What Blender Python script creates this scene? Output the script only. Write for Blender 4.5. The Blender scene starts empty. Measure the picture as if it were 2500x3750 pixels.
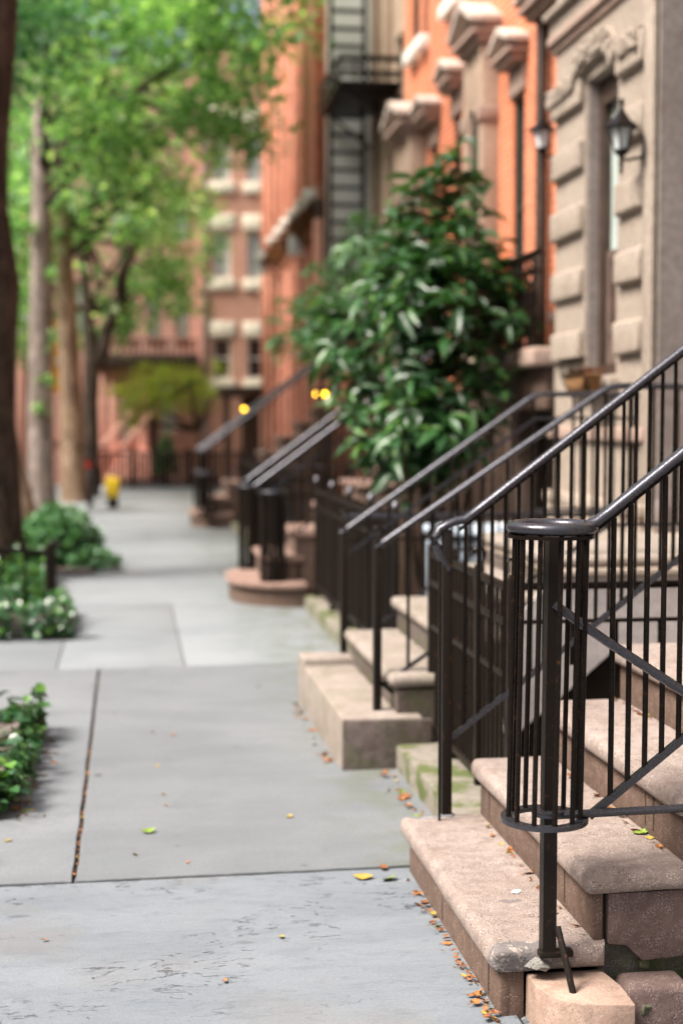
import bpy, bmesh, math, random
import numpy as np
from mathutils import Vector, Matrix, noise
random.seed(11); rng = np.random.default_rng(11)
PI = math.pi; R = math.radians
sc = bpy.context.scene
COL = sc.collection

# ------------------------------------------------------------------ materials
def new_mat(name):
    m = bpy.data.materials.new(name); m.use_nodes = True
    nt = m.node_tree; nt.nodes.clear()
    out = nt.nodes.new('ShaderNodeOutputMaterial')
    b = nt.nodes.new('ShaderNodeBsdfPrincipled')
    nt.links.new(b.outputs[0], out.inputs[0])
    return m, nt, b, out

class N:
    """tiny node-graph helper"""
    def __init__(s, nt): s.nt = nt
    def add(s, t, **kw):
        n = s.nt.nodes.new(t)
        for k, v in kw.items(): setattr(n, k, v)
        return n
    def put(s, sock, v):
        if isinstance(v, bpy.types.NodeSocket): s.nt.links.new(v, sock)
        elif isinstance(v, (tuple, list)) and len(v) == 3 and sock.type == 'RGBA': sock.default_value = (*v, 1)
        else: sock.default_value = v
    def coord(s, kind='Object', scale=(1, 1, 1)):
        tc = s.add('ShaderNodeTexCoord'); mp = s.add('ShaderNodeMapping')
        s.nt.links.new(tc.outputs[kind], mp.inputs[0]); mp.inputs['Scale'].default_value = scale
        return mp.outputs[0]
    def world(s, scale=(1, 1, 1)):
        g = s.add('ShaderNodeNewGeometry'); mp = s.add('ShaderNodeMapping')
        s.nt.links.new(g.outputs['Position'], mp.inputs[0]); mp.inputs['Scale'].default_value = scale
        return mp.outputs[0]
    def noise(s, vec, scale, detail=4, rough=.55, dist=0):
        n = s.add('ShaderNodeTexNoise'); s.put(n.inputs['Vector'], vec)
        n.inputs['Scale'].default_value = scale; n.inputs['Detail'].default_value = detail
        n.inputs['Roughness'].default_value = rough; n.inputs['Distortion'].default_value = dist
        return n.outputs['Fac']
    def voro(s, vec, scale, feature='F1', out='Distance', rnd=1):
        n = s.add('ShaderNodeTexVoronoi', feature=feature); s.put(n.inputs['Vector'], vec)
        n.inputs['Scale'].default_value = scale; n.inputs['Randomness'].default_value = rnd
        return n.outputs[out]
    def math(s, op, a, b=0, c=0, clamp=False):
        n = s.add('ShaderNodeMath', operation=op, use_clamp=clamp)
        s.put(n.inputs[0], a); s.put(n.inputs[1], b); s.put(n.inputs[2], c)
        return n.outputs[0]
    def ramp(s, v, a, b, lo=0., hi=1.):
        n = s.add('ShaderNodeMapRange', interpolation_type='SMOOTHSTEP'); s.put(n.inputs[0], v)
        n.inputs[1].default_value = a; n.inputs[2].default_value = b
        n.inputs[3].default_value = lo; n.inputs[4].default_value = hi
        return n.outputs[0]
    def mix(s, f, a, b, blend='MIX'):
        n = s.add('ShaderNodeMix', data_type='RGBA', blend_type=blend)
        s.put(n.inputs[0], f); s.put(n.inputs[6], a); s.put(n.inputs[7], b)
        return n.outputs[2]
    def bump(s, h, strength=.4, dist=.01, normal=None):
        n = s.add('ShaderNodeBump'); s.put(n.inputs['Height'], h)
        n.inputs['Strength'].default_value = strength; n.inputs['Distance'].default_value = dist
        if normal is not None: s.nt.links.new(normal, n.inputs['Normal'])
        return n.outputs[0]
    def island(s):
        return s.add('ShaderNodeNewGeometry').outputs['Random Per Island']

def stone_mat(name, base, var, speck=(.5, .47, .44), speck_amt=.35, rough=.85, bscale=260, bstr=.35, dirt=None, moss=0, pits=.35):
    m, nt, b, out = new_mat(name); g = N(nt); w = g.world()
    big = g.noise(w, 3.2, 5, .6); mid = g.noise(w, 22, 4, .6); fine = g.noise(w, bscale, 2, .5)
    c = g.mix(g.ramp(big, .34, .68), base, var)
    c = g.mix(g.math('MULTIPLY', g.ramp(mid, .38, .66), .5), c, tuple(x * .66 for x in base)); c = g.mix(g.math('MULTIPLY', g.ramp(g.noise(w, 150, 3, .7), .40, .66), .40), c, tuple(x * .55 for x in base))
    sp = g.voro(w, 210); spm = g.math('MULTIPLY', g.ramp(sp, .44, .20), g.ramp(g.noise(w, 34, 3), .40, .62))
    c = g.mix(g.math('MULTIPLY', spm, speck_amt), c, speck)
    pt = g.voro(g.world((1, 1.3, 1)), 110); pm = g.math('MULTIPLY', g.ramp(pt, .30, .14), g.ramp(g.noise(w, 17, 3), .46, .62))
    c = g.mix(g.math('MULTIPLY', pm, pits), c, tuple(x * .25 for x in base))
    if dirt is not None:
        c = g.mix(g.math('MULTIPLY', g.ramp(g.noise(w, 5.5, 6, .7), .5, .72), .65), c, dirt)
    if moss:
        mm = g.math('MULTIPLY', g.ramp(g.noise(w, 6, 5, .65), .46, .6), moss)
        c = g.mix(mm, c, (.070, .092, .024))
    g.put(b.inputs['Base Color'], c); b.inputs['Roughness'].default_value = rough
    b.inputs['Specular IOR Level'].default_value = .3
    h = g.math('ADD', g.math('MULTIPLY', fine, .5), g.math('MULTIPLY', mid, .8))
    h = g.math('SUBTRACT', h, g.math('MULTIPLY', pm, 1.2))
    g.put(b.inputs['Normal'], g.bump(h, bstr, .006))
    return m

def plain(name, col, rough=.6, spec=.4, var=.25, scale=8, metal=0, bump=0, emit=None, estr=0):
    m, nt, b, out = new_mat(name); g = N(nt); w = g.world()
    f = g.noise(w, scale, 5, .6)
    c = g.mix(g.ramp(f, .3, .7), tuple(x * (1 - var) for x in col), tuple(min(1, x * (1 + var)) for x in col))
    g.put(b.inputs['Base Color'], c); b.inputs['Roughness'].default_value = rough
    b.inputs['Specular IOR Level'].default_value = spec; b.inputs['Metallic'].default_value = metal
    if bump: g.put(b.inputs['Normal'], g.bump(g.noise(w, scale * 12, 4, .6), bump, .01))
    if emit:
        b.inputs['Emission Color'].default_value = (*emit, 1); b.inputs['Emission Strength'].default_value = estr
    return m

def iron_mat(name, base=(.007, .005, .004), rough=.25, rust=.5, spec=.13, metal=0, speck=.22):
    m, nt, b, out = new_mat(name); g = N(nt); w = g.world()
    f = g.noise(w, 55, 5, .65); sp = g.noise(w, 420, 2, .5)
    rm = g.math('MULTIPLY', g.ramp(f, .60, .74), rust)
    c = g.mix(rm, base, (.11, .045, .018))
    c = g.mix(g.math('MULTIPLY', g.ramp(sp, .64, .74), speck), c, (.11, .10, .09))
    g.put(b.inputs['Base Color'], c)
    g.put(b.inputs['Roughness'], g.math('ADD', g.math('MULTIPLY', f, .3), rough - .10))
    b.inputs['Specular IOR Level'].default_value = spec; b.inputs['Metallic'].default_value = metal
    g.put(b.inputs['Normal'], g.bump(g.math('ADD', g.noise(w, 110, 3, .6), g.math('MULTIPLY', sp, .5)), .28, .002))
    return m

def brick_mat(name, c1, c2, mortar, bw=.17, bh=.058, dirt=.45):
    m, nt, b, out = new_mat(name); g = N(nt)
    gm = g.add('ShaderNodeNewGeometry'); sp = g.add('ShaderNodeSeparateXYZ'); nt.links.new(gm.outputs['Position'], sp.inputs[0])
    cb = g.add('ShaderNodeCombineXYZ'); g.put(cb.inputs[0], g.math('ADD', sp.outputs[0], sp.outputs[1])); g.put(cb.inputs[1], sp.outputs[2])
    br = g.add('ShaderNodeTexBrick'); nt.links.new(cb.outputs[0], br.inputs['Vector'])
    br.inputs['Scale'].default_value = 1; br.inputs['Brick Width'].default_value = bw; br.inputs['Row Height'].default_value = bh
    br.inputs['Mortar Size'].default_value = .009; br.inputs['Mortar Smooth'].default_value = .3; br.inputs['Bias'].default_value = 0
    g.put(br.inputs['Color1'], c1); g.put(br.inputs['Color2'], c2); g.put(br.inputs['Mortar'], mortar)
    w = g.world(); c = g.mix(g.math('MULTIPLY', g.ramp(g.noise(w, 1.3, 6, .65), .45, .75), dirt), br.outputs['Color'], tuple(x * .55 for x in c1))
    c = g.mix(g.math('MULTIPLY', g.noise(w, 45, 3), .25), c, tuple(x * .6 for x in c2))
    g.put(b.inputs['Base Color'], c); b.inputs['Roughness'].default_value = .9; b.inputs['Specular IOR Level'].default_value = .2
    h = g.math('SUBTRACT', g.math('MULTIPLY', g.noise(w, 120, 3), .3), br.outputs['Fac'])
    g.put(b.inputs['Normal'], g.bump(h, .5, .008))
    return m

def leaf_mat(name, c1, c2, c3, gloss=.35, trans=.45, rough=.4, back=1.3):
    m, nt, b, out = new_mat(name); g = N(nt); r = g.island(); w = g.world()
    c = g.mix(g.ramp(r, 0, .75), c1, c2); c = g.mix(g.ramp(r, .78, 1), c, c3)
    c = g.mix(g.math('MULTIPLY', g.ramp(g.noise(w, 1.1, 3), .4, .65), .45), c, tuple(x * .65 for x in c1))
    g.put(b.inputs['Base Color'], c); b.inputs['Roughness'].default_value = rough; b.inputs['Specular IOR Level'].default_value = gloss
    t = g.add('ShaderNodeBsdfTranslucent'); g.put(t.inputs[0], g.mix(1, c, (back, back * 1.05, back * .45), 'MULTIPLY'))
    mx = g.add('ShaderNodeMixShader'); mx.inputs[0].default_value = trans
    nt.links.new(b.outputs[0], mx.inputs[1]); nt.links.new(t.outputs[0], mx.inputs[2]); nt.links.new(mx.outputs[0], out.inputs[0])
    return m

def bark_mat(name, c1, c2, patch=None):
    m, nt, b, out = new_mat(name); g = N(nt); w = g.world((1, 1, .28))
    f = g.noise(w, 11, 6, .7, 1.2); c = g.mix(g.ramp(f, .40, .58), tuple(x * .75 for x in c1), c2); c = g.mix(g.math('MULTIPLY', g.ramp(g.noise(g.world((1, 1, .8)), 3.2, 4), .46, .6), .5), c, tuple(x * .55 for x in c1))
    if patch: c = g.mix(g.math('MULTIPLY', g.ramp(g.noise(g.world((1, 1, .6)), 5, 4), .5, .6), .7), c, patch)
    g.put(b.inputs['Base Color'], c); b.inputs['Roughness'].default_value = .92; b.inputs['Specular IOR Level'].default_value = .2
    g.put(b.inputs['Normal'], g.bump(f, .9, .03)); return m

def glass_mat(name, tint=(.02, .025, .03), rough=.06):
    m, nt, b, out = new_mat(name); g = N(nt); w = g.world()
    g.put(b.inputs['Base Color'], tint); b.inputs['Specular IOR Level'].default_value = .8
    g.put(b.inputs['Roughness'], g.math('ADD', g.math('MULTIPLY', g.noise(w, 4, 3), .08), rough))
    g.put(b.inputs['Normal'], g.bump(g.noise(w, 2.5, 2), .06, .05)); return m

def bluestone_mat(name, base, var, crack=1., warm=(.30, .28, .27)):
    m, nt, b, out = new_mat(name); g = N(nt)
    w = g.world((.62, 2.1, 1)); wf = g.world()
    n1 = g.noise(w, 2.0, 8, .6, .3); n2 = g.noise(w, 7.0, 6, .6, .2)
    lay = g.math('ADD', g.math('MULTIPLY', n1, 9.0), g.math('MULTIPLY', n2, 3.2))
    fr = g.math('FRACT', lay); d = g.math('ABSOLUTE', g.math('SUBTRACT', fr, .5))
    line = g.ramp(d, .06, .01)
    mask = g.math('MULTIPLY', g.ramp(g.noise(wf, 2.1, 4, .6), .47, .62), g.ramp(g.noise(wf, 17, 3, .6), .44, .56))
    line = g.math('MULTIPLY', g.math('MULTIPLY', line, mask), crack)
    c = g.mix(g.ramp(n1, .3, .7), base, var)
    c = g.mix(g.math('MULTIPLY', g.ramp(g.noise(wf, 1.7, 4), .5, .72), .6), c, warm)
    c = g.mix(g.math('MULTIPLY', g.ramp(g.noise(wf, 150, 3, .7), .38, .66), .35), c, tuple(x * .62 for x in base)); c = g.mix(g.math('MULTIPLY', g.ramp(g.noise(w, 9, 6, .7), .5, .7), .4), c, tuple(x * .7 for x in base))
    st = g.voro(g.world((.8, 2.0, 1)), 3.4); c = g.mix(g.math('MULTIPLY', g.ramp(st, .12, .06), .5), c, tuple(x * .42 for x in base))
    st2 = g.voro(g.world((.9, 2.2, 1)), 9.0); stm = g.math('MULTIPLY', g.ramp(st2, .12, .05), g.ramp(g.noise(wf, 2.3, 2), .5, .6)); c = g.mix(g.math('MULTIPLY', stm, .5), c, tuple(x * .4 for x in base))
    c = g.mix(g.math('MULTIPLY', line, .48), c, (.06, .055, .055))
    g.put(b.inputs['Base Color'], c); b.inputs['Roughness'].default_value = .62; b.inputs['Specular IOR Level'].default_value = .35
    h = g.math('ADD', g.math('MULTIPLY', g.math('FLOOR', lay), .16), g.math('MULTIPLY', n2, .5))
    h = g.math('ADD', h, g.math('MULTIPLY', g.noise(wf, 220, 3), .10)); h = g.math('SUBTRACT', h, g.math('MULTIPLY', line, .9))
    g.put(b.inputs['Normal'], g.bump(h, .75 * crack + .12, .010)); return m

def slab_mat(name, a, c_, brush=.5, bandy=False):
    m, nt, b, out = new_mat(name); g = N(nt); w = g.world()
    c = g.mix(g.ramp(g.noise(w, .9, 5, .6), .32, .68), a, c_)
    c = g.mix(g.math('MULTIPLY', g.ramp(g.island(), 0, 1), .35), c, tuple(x * .75 for x in a))
    br = g.noise(g.world((3, 60, 1)), 1.4, 4, .6); c = g.mix(g.math('MULTIPLY', g.ramp(br, .4, .7), .18), c, tuple(x * .7 for x in a))
    c = g.mix(g.math('MULTIPLY', g.ramp(g.noise(w, 2.6, 5, .7), .52, .72), .5), c, tuple(x * .68 for x in a))
    c = g.mix(g.math('MULTIPLY', g.ramp(g.noise(w, 130, 3, .7), .38, .66), .4), c, tuple(x * .58 for x in a)); c = g.mix(g.math('MULTIPLY', g.ramp(g.noise(g.world((.7, 2.2, 1)), 1.6, 6, .65), .42, .66), .45), c, tuple(x * .72 for x in a)); sv = g.voro(w, 5.5); c = g.mix(g.math('MULTIPLY', g.math('MULTIPLY', g.ramp(sv, .13, .07), g.ramp(g.noise(w, 1.9, 2), .48, .58)), .5), c, tuple(x * .45 for x in a))
    gs = g.add('ShaderNodeSeparateXYZ'); nt.links.new(w, gs.inputs[0])
    gr = g.math('MULTIPLY', g.ramp(gs.outputs[0], .55, 1.05), g.ramp(g.noise(w, 5, 5, .65), .42, .62))
    c = g.mix(g.math('MULTIPLY', gr, .55), c, (.10, .115, .07))
    g.put(b.inputs['Base Color'], c); b.inputs['Roughness'].default_value = .75; b.inputs['Specular IOR Level'].default_value = .3
    h = g.math('ADD', g.math('MULTIPLY', br, brush), g.noise(w, 160, 3)); g.put(b.inputs['Normal'], g.bump(h, .22, .005)); return m

M = {}
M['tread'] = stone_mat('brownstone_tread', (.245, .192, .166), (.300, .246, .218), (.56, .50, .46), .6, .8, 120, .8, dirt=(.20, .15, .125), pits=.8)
def patched(name, src, masks):
    m = M[src].copy(); m.name = name; nt = m.node_tree; g = N(nt); b = next(n for n in nt.nodes if n.type == 'BSDF_PRINCIPLED')
    old = b.inputs['Base Color'].links[0].from_socket; gm = g.add('ShaderNodeNewGeometry'); sp = g.add('ShaderNodeSeparateXYZ'); nt.links.new(gm.outputs['Position'], sp.inputs[0])
    w = g.world(); wob = g.math('MULTIPLY', g.math('SUBTRACT', g.noise(w, 16, 4, .65), .5), .14); c = old
    for (xa, ya, rx, ry, col, amt) in masks:
        dx = g.math('DIVIDE', g.math('SUBTRACT', sp.outputs[0], xa), rx); dy = g.math('DIVIDE', g.math('SUBTRACT', sp.outputs[1], ya), ry)
        d = g.math('ADD', g.math('SQRT', g.math('ADD', g.math('MULTIPLY', dx, dx), g.math('MULTIPLY', dy, dy))), g.math('MULTIPLY', wob, 4))
        c2 = g.mix(g.ramp(g.noise(w, 42, 4, .7), .54, .62), col, (.36, .31, .28)); c = g.mix(g.math('MULTIPLY', g.ramp(d, 1.05, .85), amt), c, c2)
    g.put(b.inputs['Base Color'], c); return m
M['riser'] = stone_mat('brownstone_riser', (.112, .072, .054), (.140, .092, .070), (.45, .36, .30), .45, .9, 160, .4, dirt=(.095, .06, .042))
M['tread_patched'] = patched('brownstone_tread_patched', 'tread', [(.93, 3.27, .13, .055, (.10, .10, .105), .7), (.93, 4.43, .07, .045, (.14, .15, .165), .8), (.985, 3.60, .035, .016, (.12, .105, .11), .7)])
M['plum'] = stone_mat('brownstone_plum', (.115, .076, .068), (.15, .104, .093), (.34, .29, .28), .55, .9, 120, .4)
M['pink'] = stone_mat('pink_sandstone', (.31, .215, .165), (.37, .265, .21), (.5, .43, .38), .4, .85, 120, .4, dirt=(.22, .14, .10))
M['mortar'] = stone_mat('mortar', (.06, .05, .035), (.12, .11, .09), (.3, .3, .28), .4, .95, 120, .8, moss=.6)
M['lump'] = stone_mat('pale_mortar', (.22, .215, .20), (.14, .13, .11), (.35, .34, .32), .4, .95, 90, .8)
M['patch'] = stone_mat('cement_patch', (.13, .135, .145), (.19, .19, .20), (.3, .3, .3), .25, .85, 200, .35)
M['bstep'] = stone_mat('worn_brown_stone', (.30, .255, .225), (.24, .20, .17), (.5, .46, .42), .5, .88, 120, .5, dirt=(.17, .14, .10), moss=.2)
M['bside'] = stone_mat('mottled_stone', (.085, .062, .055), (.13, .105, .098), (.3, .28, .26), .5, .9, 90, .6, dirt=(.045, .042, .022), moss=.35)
M['kerbstone'] = stone_mat('mossy_kerb_stone', (.20, .18, .15), (.26, .235, .20), (.4, .38, .34), .3, .9, 150, .5, dirt=(.12, .11, .06), moss=.95)
M['beige'] = stone_mat('beige_limestone', (.305, .255, .208), (.355, .298, .246), (.45, .39, .34), .3, .88, 90, .3, dirt=(.24, .19, .15), pits=.2)
M['greystucco'] = stone_mat('grey_stucco', (.40, .37, .37), (.44, .41, .41), (.5, .48, .46), .15, .9, 150, .2, pits=0)
M['mauve'] = stone_mat('mauve_stone_and_shade', (.245, .21, .192), (.30, .265, .248), (.35, .31, .3), .2, .9, 120, .15, dirt=(.175, .13, .11), pits=0)  # wall stone; on the reveals its grey holds painted shade
M['brown_trim'] = stone_mat('brownstone_trim', (.34, .245, .20), (.40, .30, .25), (.5, .4, .34), .2, .88, 120, .2, pits=0)
M['trim_light'] = stone_mat('light_trim_stone', (.48, .40, .345), (.56, .48, .42), (.6, .55, .5), .2, .88, 120, .2, pits=0)  # paler trim tone for the raking cornices
M['darktread'] = stone_mat('reddish_brownstone', (.235, .15, .12), (.29, .195, .16), (.4, .32, .28), .3, .88, 120, .3, dirt=(.14, .09, .07))
M['darkstone'] = stone_mat('shade_darkened_brownstone', (.075, .05, .04), (.10, .068, .054), (.2, .16, .14), .2, .9, 100, .3)  # brownstone darkened to hold the shade beneath the laurel
M['reddark'] = plain('deep_red_tone', (.46, .15, .085), .75, .3, .12, 5)
M['palepink'] = plain('pale_salmon_tone', (.70, .36, .27), .75, .3, .1, 5)
M['tan'] = stone_mat('tan_stone', (.38, .285, .215), (.31, .22, .16), (.5, .4, .3), .2, .9, 100, .25, pits=0)
M['pale'] = plain('pale_paint', (.78, .76, .70), .5, .4, .06, 6)
M['cream'] = plain('cream_stone', (.76, .70, .56), .7, .3, .08, 9)
M['siding'] = plain('white_siding', (.86, .88, .86), .6, .3, .05, 4)
M['brick'] = brick_mat('orange_red_brick', (.64, .180, .075), (.48, .120, .050), (.66, .36, .25))
M['brick_far'] = brick_mat('red_brick', (.62, .30, .205), (.54, .25, .165), (.62, .45, .36))
M['brick_dull'] = brick_mat('brown_brick', (.60, .33, .27), (.50, .25, .20), (.55, .40, .34))
M['redpaint'] = plain('red_painted_stone', (.66, .31, .21), .7, .3, .15, 5)
M['pinkwall'] = plain('pink_render', (.66, .36, .29), .8, .25, .12, 4)
M['iron'] = iron_mat('black_painted_iron')
M['ironworn'] = iron_mat('worn_black_iron', (.012, .009, .007), .38, .8, .14, 0, .3)
M['rail'] = iron_mat('polished_black_rail', (.060, .060, .070), .22, .10, .5, .65, .04)
M['glass'] = glass_mat('window_glass')
M['glass_pale'] = plain('curtained_glass', (.44, .52, .49), .25, .6, .12, 3)
M['dark'] = plain('painted_void_shade', (.012, .009, .007), .9, .1, .3, 5)  # darkness of the void below the landing, as a plain colour
M['darkwood'] = plain('dark_brown_wood', (.045, .028, .020), .5, .4, .3, 8)
M['brownsash'] = plain('brown_sash_paint', (.12, .085, .07), .5, .4, .2, 10)
M['darkgreen'] = plain('dark_green_paint', (.02, .035, .025), .4, .5, .3, 8)
M['lampglass'] = plain('frosted_lamp_glass', (.55, .60, .60), .18, .7, .12, 30)
M['lampbright'] = plain('bright_lamp_glass', (.85, .88, .9), .12, .8, .05, 10)
M['glow'] = plain('glowing_bulb', (1, .7, .1), .4, .4, .01, 4, emit=(1., .52, .03), estr=9)
M['blue'] = plain('pale_blue_plastic', (.42, .50, .58), .4, .5, .1, 4)
M['white'] = plain('white_enamel', (.74, .76, .78), .45, .5, .06, 6)
M['yellow'] = plain('yellow_fabric', (.75, .52, .02), .6, .3, .12, 12)
M['orange'] = plain('orange_banner', (.80, .34, .01), .65, .3, .1, 8)
M['redlens'] = plain('red_lens', (.4, .01, .01), .3, .6, .1, 10)
M['rubber'] = plain('black_rubber', (.015, .015, .015), .7, .3, .2, 20)
M['coir'] = plain('coconut_fibre', (.24, .13, .06), .95, .1, .35, 60, bump=.6)
M['terracotta'] = plain('terracotta', (.42, .17, .09), .8, .2, .2, 14, bump=.2)
M['asphalt'] = stone_mat('asphalt', (.05, .05, .052), (.06, .06, .06), (.14, .14, .14), .3, .9, 200, .4)
M['earth'] = stone_mat('dark_earth', (.06, .042, .030), (.085, .06, .042), (.2, .15, .1), .2, .95, 60, .8)
M['joint'] = stone_mat('joint_dirt', (.035, .028, .022), (.06, .05, .04), (.25, .14, .05), .5, .95, 90, .8)
M['pavement'] = stone_mat('areaway_paving', (.24, .22, .20), (.19, .18, .165), (.35, .33, .3), .2, .9, 120, .3, moss=.2)
M['bluestone'] = bluestone_mat('bluestone', (.150, .172, .194), (.192, .212, .232), 1., warm=(.17, .165, .16))
M['concrete'] = slab_mat('grey_concrete', (.158, .172, .184), (.205, .217, .226))
M['farslab'] = slab_mat('pale_bluestone', (.198, .219, .234), (.245, .262, .272), .3)
M['edging'] = stone_mat('stone_edging', (.15, .12, .11), (.20, .17, .16), (.3, .28, .27), .3, .9, 90, .6, moss=.35)
M['bark_dark'] = bark_mat('dark_bark', (.040, .030, .022), (.080, .060, .044))
M['bark_grey'] = bark_mat('grey_bark', (.24, .195, .17), (.36, .30, .265), (.19, .15, .12))
M['bark_tan'] = bark_mat('tan_bark', (.24, .16, .105), (.36, .26, .18), (.20, .14, .08))
M['twig'] = bark_mat('brown_twig', (.05, .032, .02), (.09, .06, .04))
M['leaf'] = leaf_mat('tree_leaf', (.08, .20, .075), (.24, .44, .19), (.58, .74, .42), .4, .5, .42, 1.6)
M['leaf_cool'] = leaf_mat('cool_tree_leaf', (.06, .18, .10), (.15, .34, .20), (.32, .50, .32), .35, .45, .5, 1.5)
M['leaf_yellow'] = leaf_mat('yellow_green_leaf', (.26, .36, .05), (.36, .46, .08), (.48, .55, .14), .2, .5, .55)
M['leaf_laurel'] = leaf_mat('laurel_leaf', (.016, .056, .018), (.040, .118, .034), (.11, .23, .055), 0.42, .20, .34, 1.6)
M['leaf_ivy'] = leaf_mat('ivy_leaf', (.020, .070, .026), (.045, .125, .04), (.14, .30, .05), .5, .2, .28, 1.4)
M['leaf_bush'] = leaf_mat('bush_leaf', (.05, .14, .055), (.11, .26, .11), (.19, .36, .13), .5, .25, .35, 1.3)
M['leaf_red'] = leaf_mat('russet_vine_leaf', (.10, .035, .02), (.16, .06, .03), (.20, .12, .04), .2, .3, .5)
M['litter_o'] = plain('orange_brown_leaf', (.27, .115, .04), .7, .2, .6, 70)
M['litter_y'] = plain('yellow_leaf', (.34, .24, .05), .6, .3, .2, 90)
M['litter_b'] = plain('brown_leaf', (.20, .085, .04), .8, .2, .4, 60)
M['litter_g'] = plain('green_leaf', (.16, .24, .04), .5, .35, .2, 60)

# ------------------------------------------------------------------ mesh builder
def ident(u, v, d): return (u, v, d)
class MB:
    def __init__(s): s.v = []; s.f = []; s.sm = []; s.mi = []; s.cur = 0
    def add(s, vs, fs, smooth=False):
        o = len(s.v); s.v += [tuple(p) for p in vs]; s.f += [tuple(i + o for i in f) for f in fs]
        s.sm += [smooth] * len(fs); s.mi += [s.cur] * len(fs); return s
    def box(s, x0, x1, y0, y1, z0, z1, bev=0, seg=2):
        x0, x1 = sorted((x0, x1)); y0, y1 = sorted((y0, y1)); z0, z1 = sorted((z0, z1))
        if bev <= 0:
            vs = [(x, y, z) for x in (x0, x1) for y in (y0, y1) for z in (z0, z1)]
            return s.add(vs, [(0, 1, 3, 2), (4, 6, 7, 5), (0, 4, 5, 1), (2, 3, 7, 6), (0, 2, 6, 4), (1, 5, 7, 3)])
        bm = bmesh.new(); bmesh.ops.create_cube(bm, size=1)
        for v in bm.verts: v.co = Vector(((x0 + x1) / 2 + v.co.x * (x1 - x0), (y0 + y1) / 2 + v.co.y * (y1 - y0), (z0 + z1) / 2 + v.co.z * (z1 - z0)))
        bev = min(bev, .49 * min(x1 - x0, y1 - y0, z1 - z0))
        bmesh.ops.bevel(bm, geom=bm.edges[:], offset=bev, segments=seg, profile=.5, affect='EDGES')
        return s.frombm(bm)
    def frombm(s, bm, smooth=True):
        bm.verts.index_update()
        s.add([v.co.copy() for v in bm.verts], [[v.index for v in f.verts] for f in bm.faces], smooth); bm.free(); return s
    def mbox(s, m, u0, u1, v0, v1, d0, d1, bev=0, seg=2):
        a = m(u0, v0, d0); b = m(u1, v1, d1)
        return s.box(a[0], b[0], a[1], b[1], a[2], b[2], bev, seg)
    def tube(s, pts, r, n=10, closed=False, cap=True, ab=None, up=None):
        pts = [Vector(p) for p in pts]; k = len(pts)
        rs = r if isinstance(r, (list, tuple)) else [r] * k
        T = []
        for i in range(k):
            a = pts[(i - 1) % k] if (closed or i > 0) else pts[i]; b = pts[(i + 1) % k] if (closed or i < k - 1) else pts[i]
            T.append((b - a).normalized())
        ref = Vector(up) if up else (Vector((0, 0, 1)) if abs(T[0].z) < .9 else Vector((1, 0, 0)))
        nrm = (ref - T[0] * ref.dot(T[0])).normalized(); vs = []
        for i in range(k):
            if up: nn = Vector(up); nrm = (nn - T[i] * nn.dot(T[i])).normalized()
            else: nrm = (nrm - T[i] * nrm.dot(T[i])).normalized()
            bn = T[i].cross(nrm); ra, rb = (ab if ab else (rs[i], rs[i]))
            for j in range(n):
                t = 2 * PI * j / n; vs.append(pts[i] + nrm * math.cos(t) * ra + bn * math.sin(t) * rb)
        fs = []
        for i in range(k if closed else k - 1):
            for j in range(n):
                a = i * n + j; b = i * n + (j + 1) % n; c = ((i + 1) % k) * n + (j + 1) % n; d = ((i + 1) % k) * n + j
                fs.append((a, b, c, d))
        s.add(vs, fs, True)
        if cap and not closed:
            s.add(vs[:n], [tuple(range(n))[::-1]]); s.add(vs[-n:], [tuple(range(n))])
        return s
    def lathe(s, prof, c=(0, 0, 0), n=20, cap=True):
        vs = []
        for r, z in prof:
            for j in range(n): t = 2 * PI * j / n; vs.append((c[0] + r * math.cos(t), c[1] + r * math.sin(t), c[2] + z))
        fs = [(i * n + j, i * n + (j + 1) % n, (i + 1) * n + (j + 1) % n, (i + 1) * n + j) for i in range(len(prof) - 1) for j in range(n)]
        s.add(vs, fs, True)
        if cap and prof[0][0] > 1e-4: s.add(vs[:n], [tuple(range(n))[::-1]])
        if cap and prof[-1][0] > 1e-4: s.add(vs[-n:], [tuple(range(n))])
        return s
    def prism(s, poly, m, a0, a1, bev=0, seg=2):
        """poly [(u,v)], extruded in d from a0 to a1, mapped by m(u,v,d)"""
        bm = bmesh.new(); k = len(poly)
        A = [bm.verts.new(m(u, v, a0)) for u, v in poly]; B = [bm.verts.new(m(u, v, a1)) for u, v in poly]
        bm.faces.new(A); bm.faces.new(B[::-1])
        for i in range(k): bm.faces.new((A[i], B[i], B[(i + 1) % k], A[(i + 1) % k]))
        bmesh.ops.recalc_face_normals(bm, faces=bm.faces[:])
        if bev > 0: bmesh.ops.bevel(bm, geom=bm.edges[:], offset=bev, segments=seg, profile=.5, affect='EDGES', clamp_overlap=True)
        return s.frombm(bm, bev > 0)
    def quad(s, a, b, c, d): return s.add([a, b, c, d], [(0, 1, 2, 3)])
    def jitter(s, amt, scale, zonly=False):
        out = []
        for p in s.v:
            q = Vector(p); d = noise.noise_vector(q * scale) * amt
            out.append((q.x + (0 if zonly else d.x), q.y + (0 if zonly else d.y), q.z + d.z))
        s.v = out; return s
    def build(s, name, mat, parent=None, loc=None, ang=35, **kw):
        me = bpy.data.meshes.new(name)
        if parent is not None: o3 = world_loc(parent)
        elif loc is not None: o3 = Vector(loc)
        else:
            a = np.array(s.v); o3 = Vector(((a[:, 0].min() + a[:, 0].max()) / 2, (a[:, 1].min() + a[:, 1].max()) / 2, a[:, 2].min()))
        me.from_pydata([(x - o3.x, y - o3.y, z - o3.z) for x, y, z in s.v], [], s.f)
        me.polygons.foreach_set('use_smooth', s.sm)
        mats = mat if isinstance(mat, (list, tuple)) else [mat]
        for mm in mats: me.materials.append(mm)
        if len(mats) > 1: me.polygons.foreach_set('material_index', s.mi)
        me.update()
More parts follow.
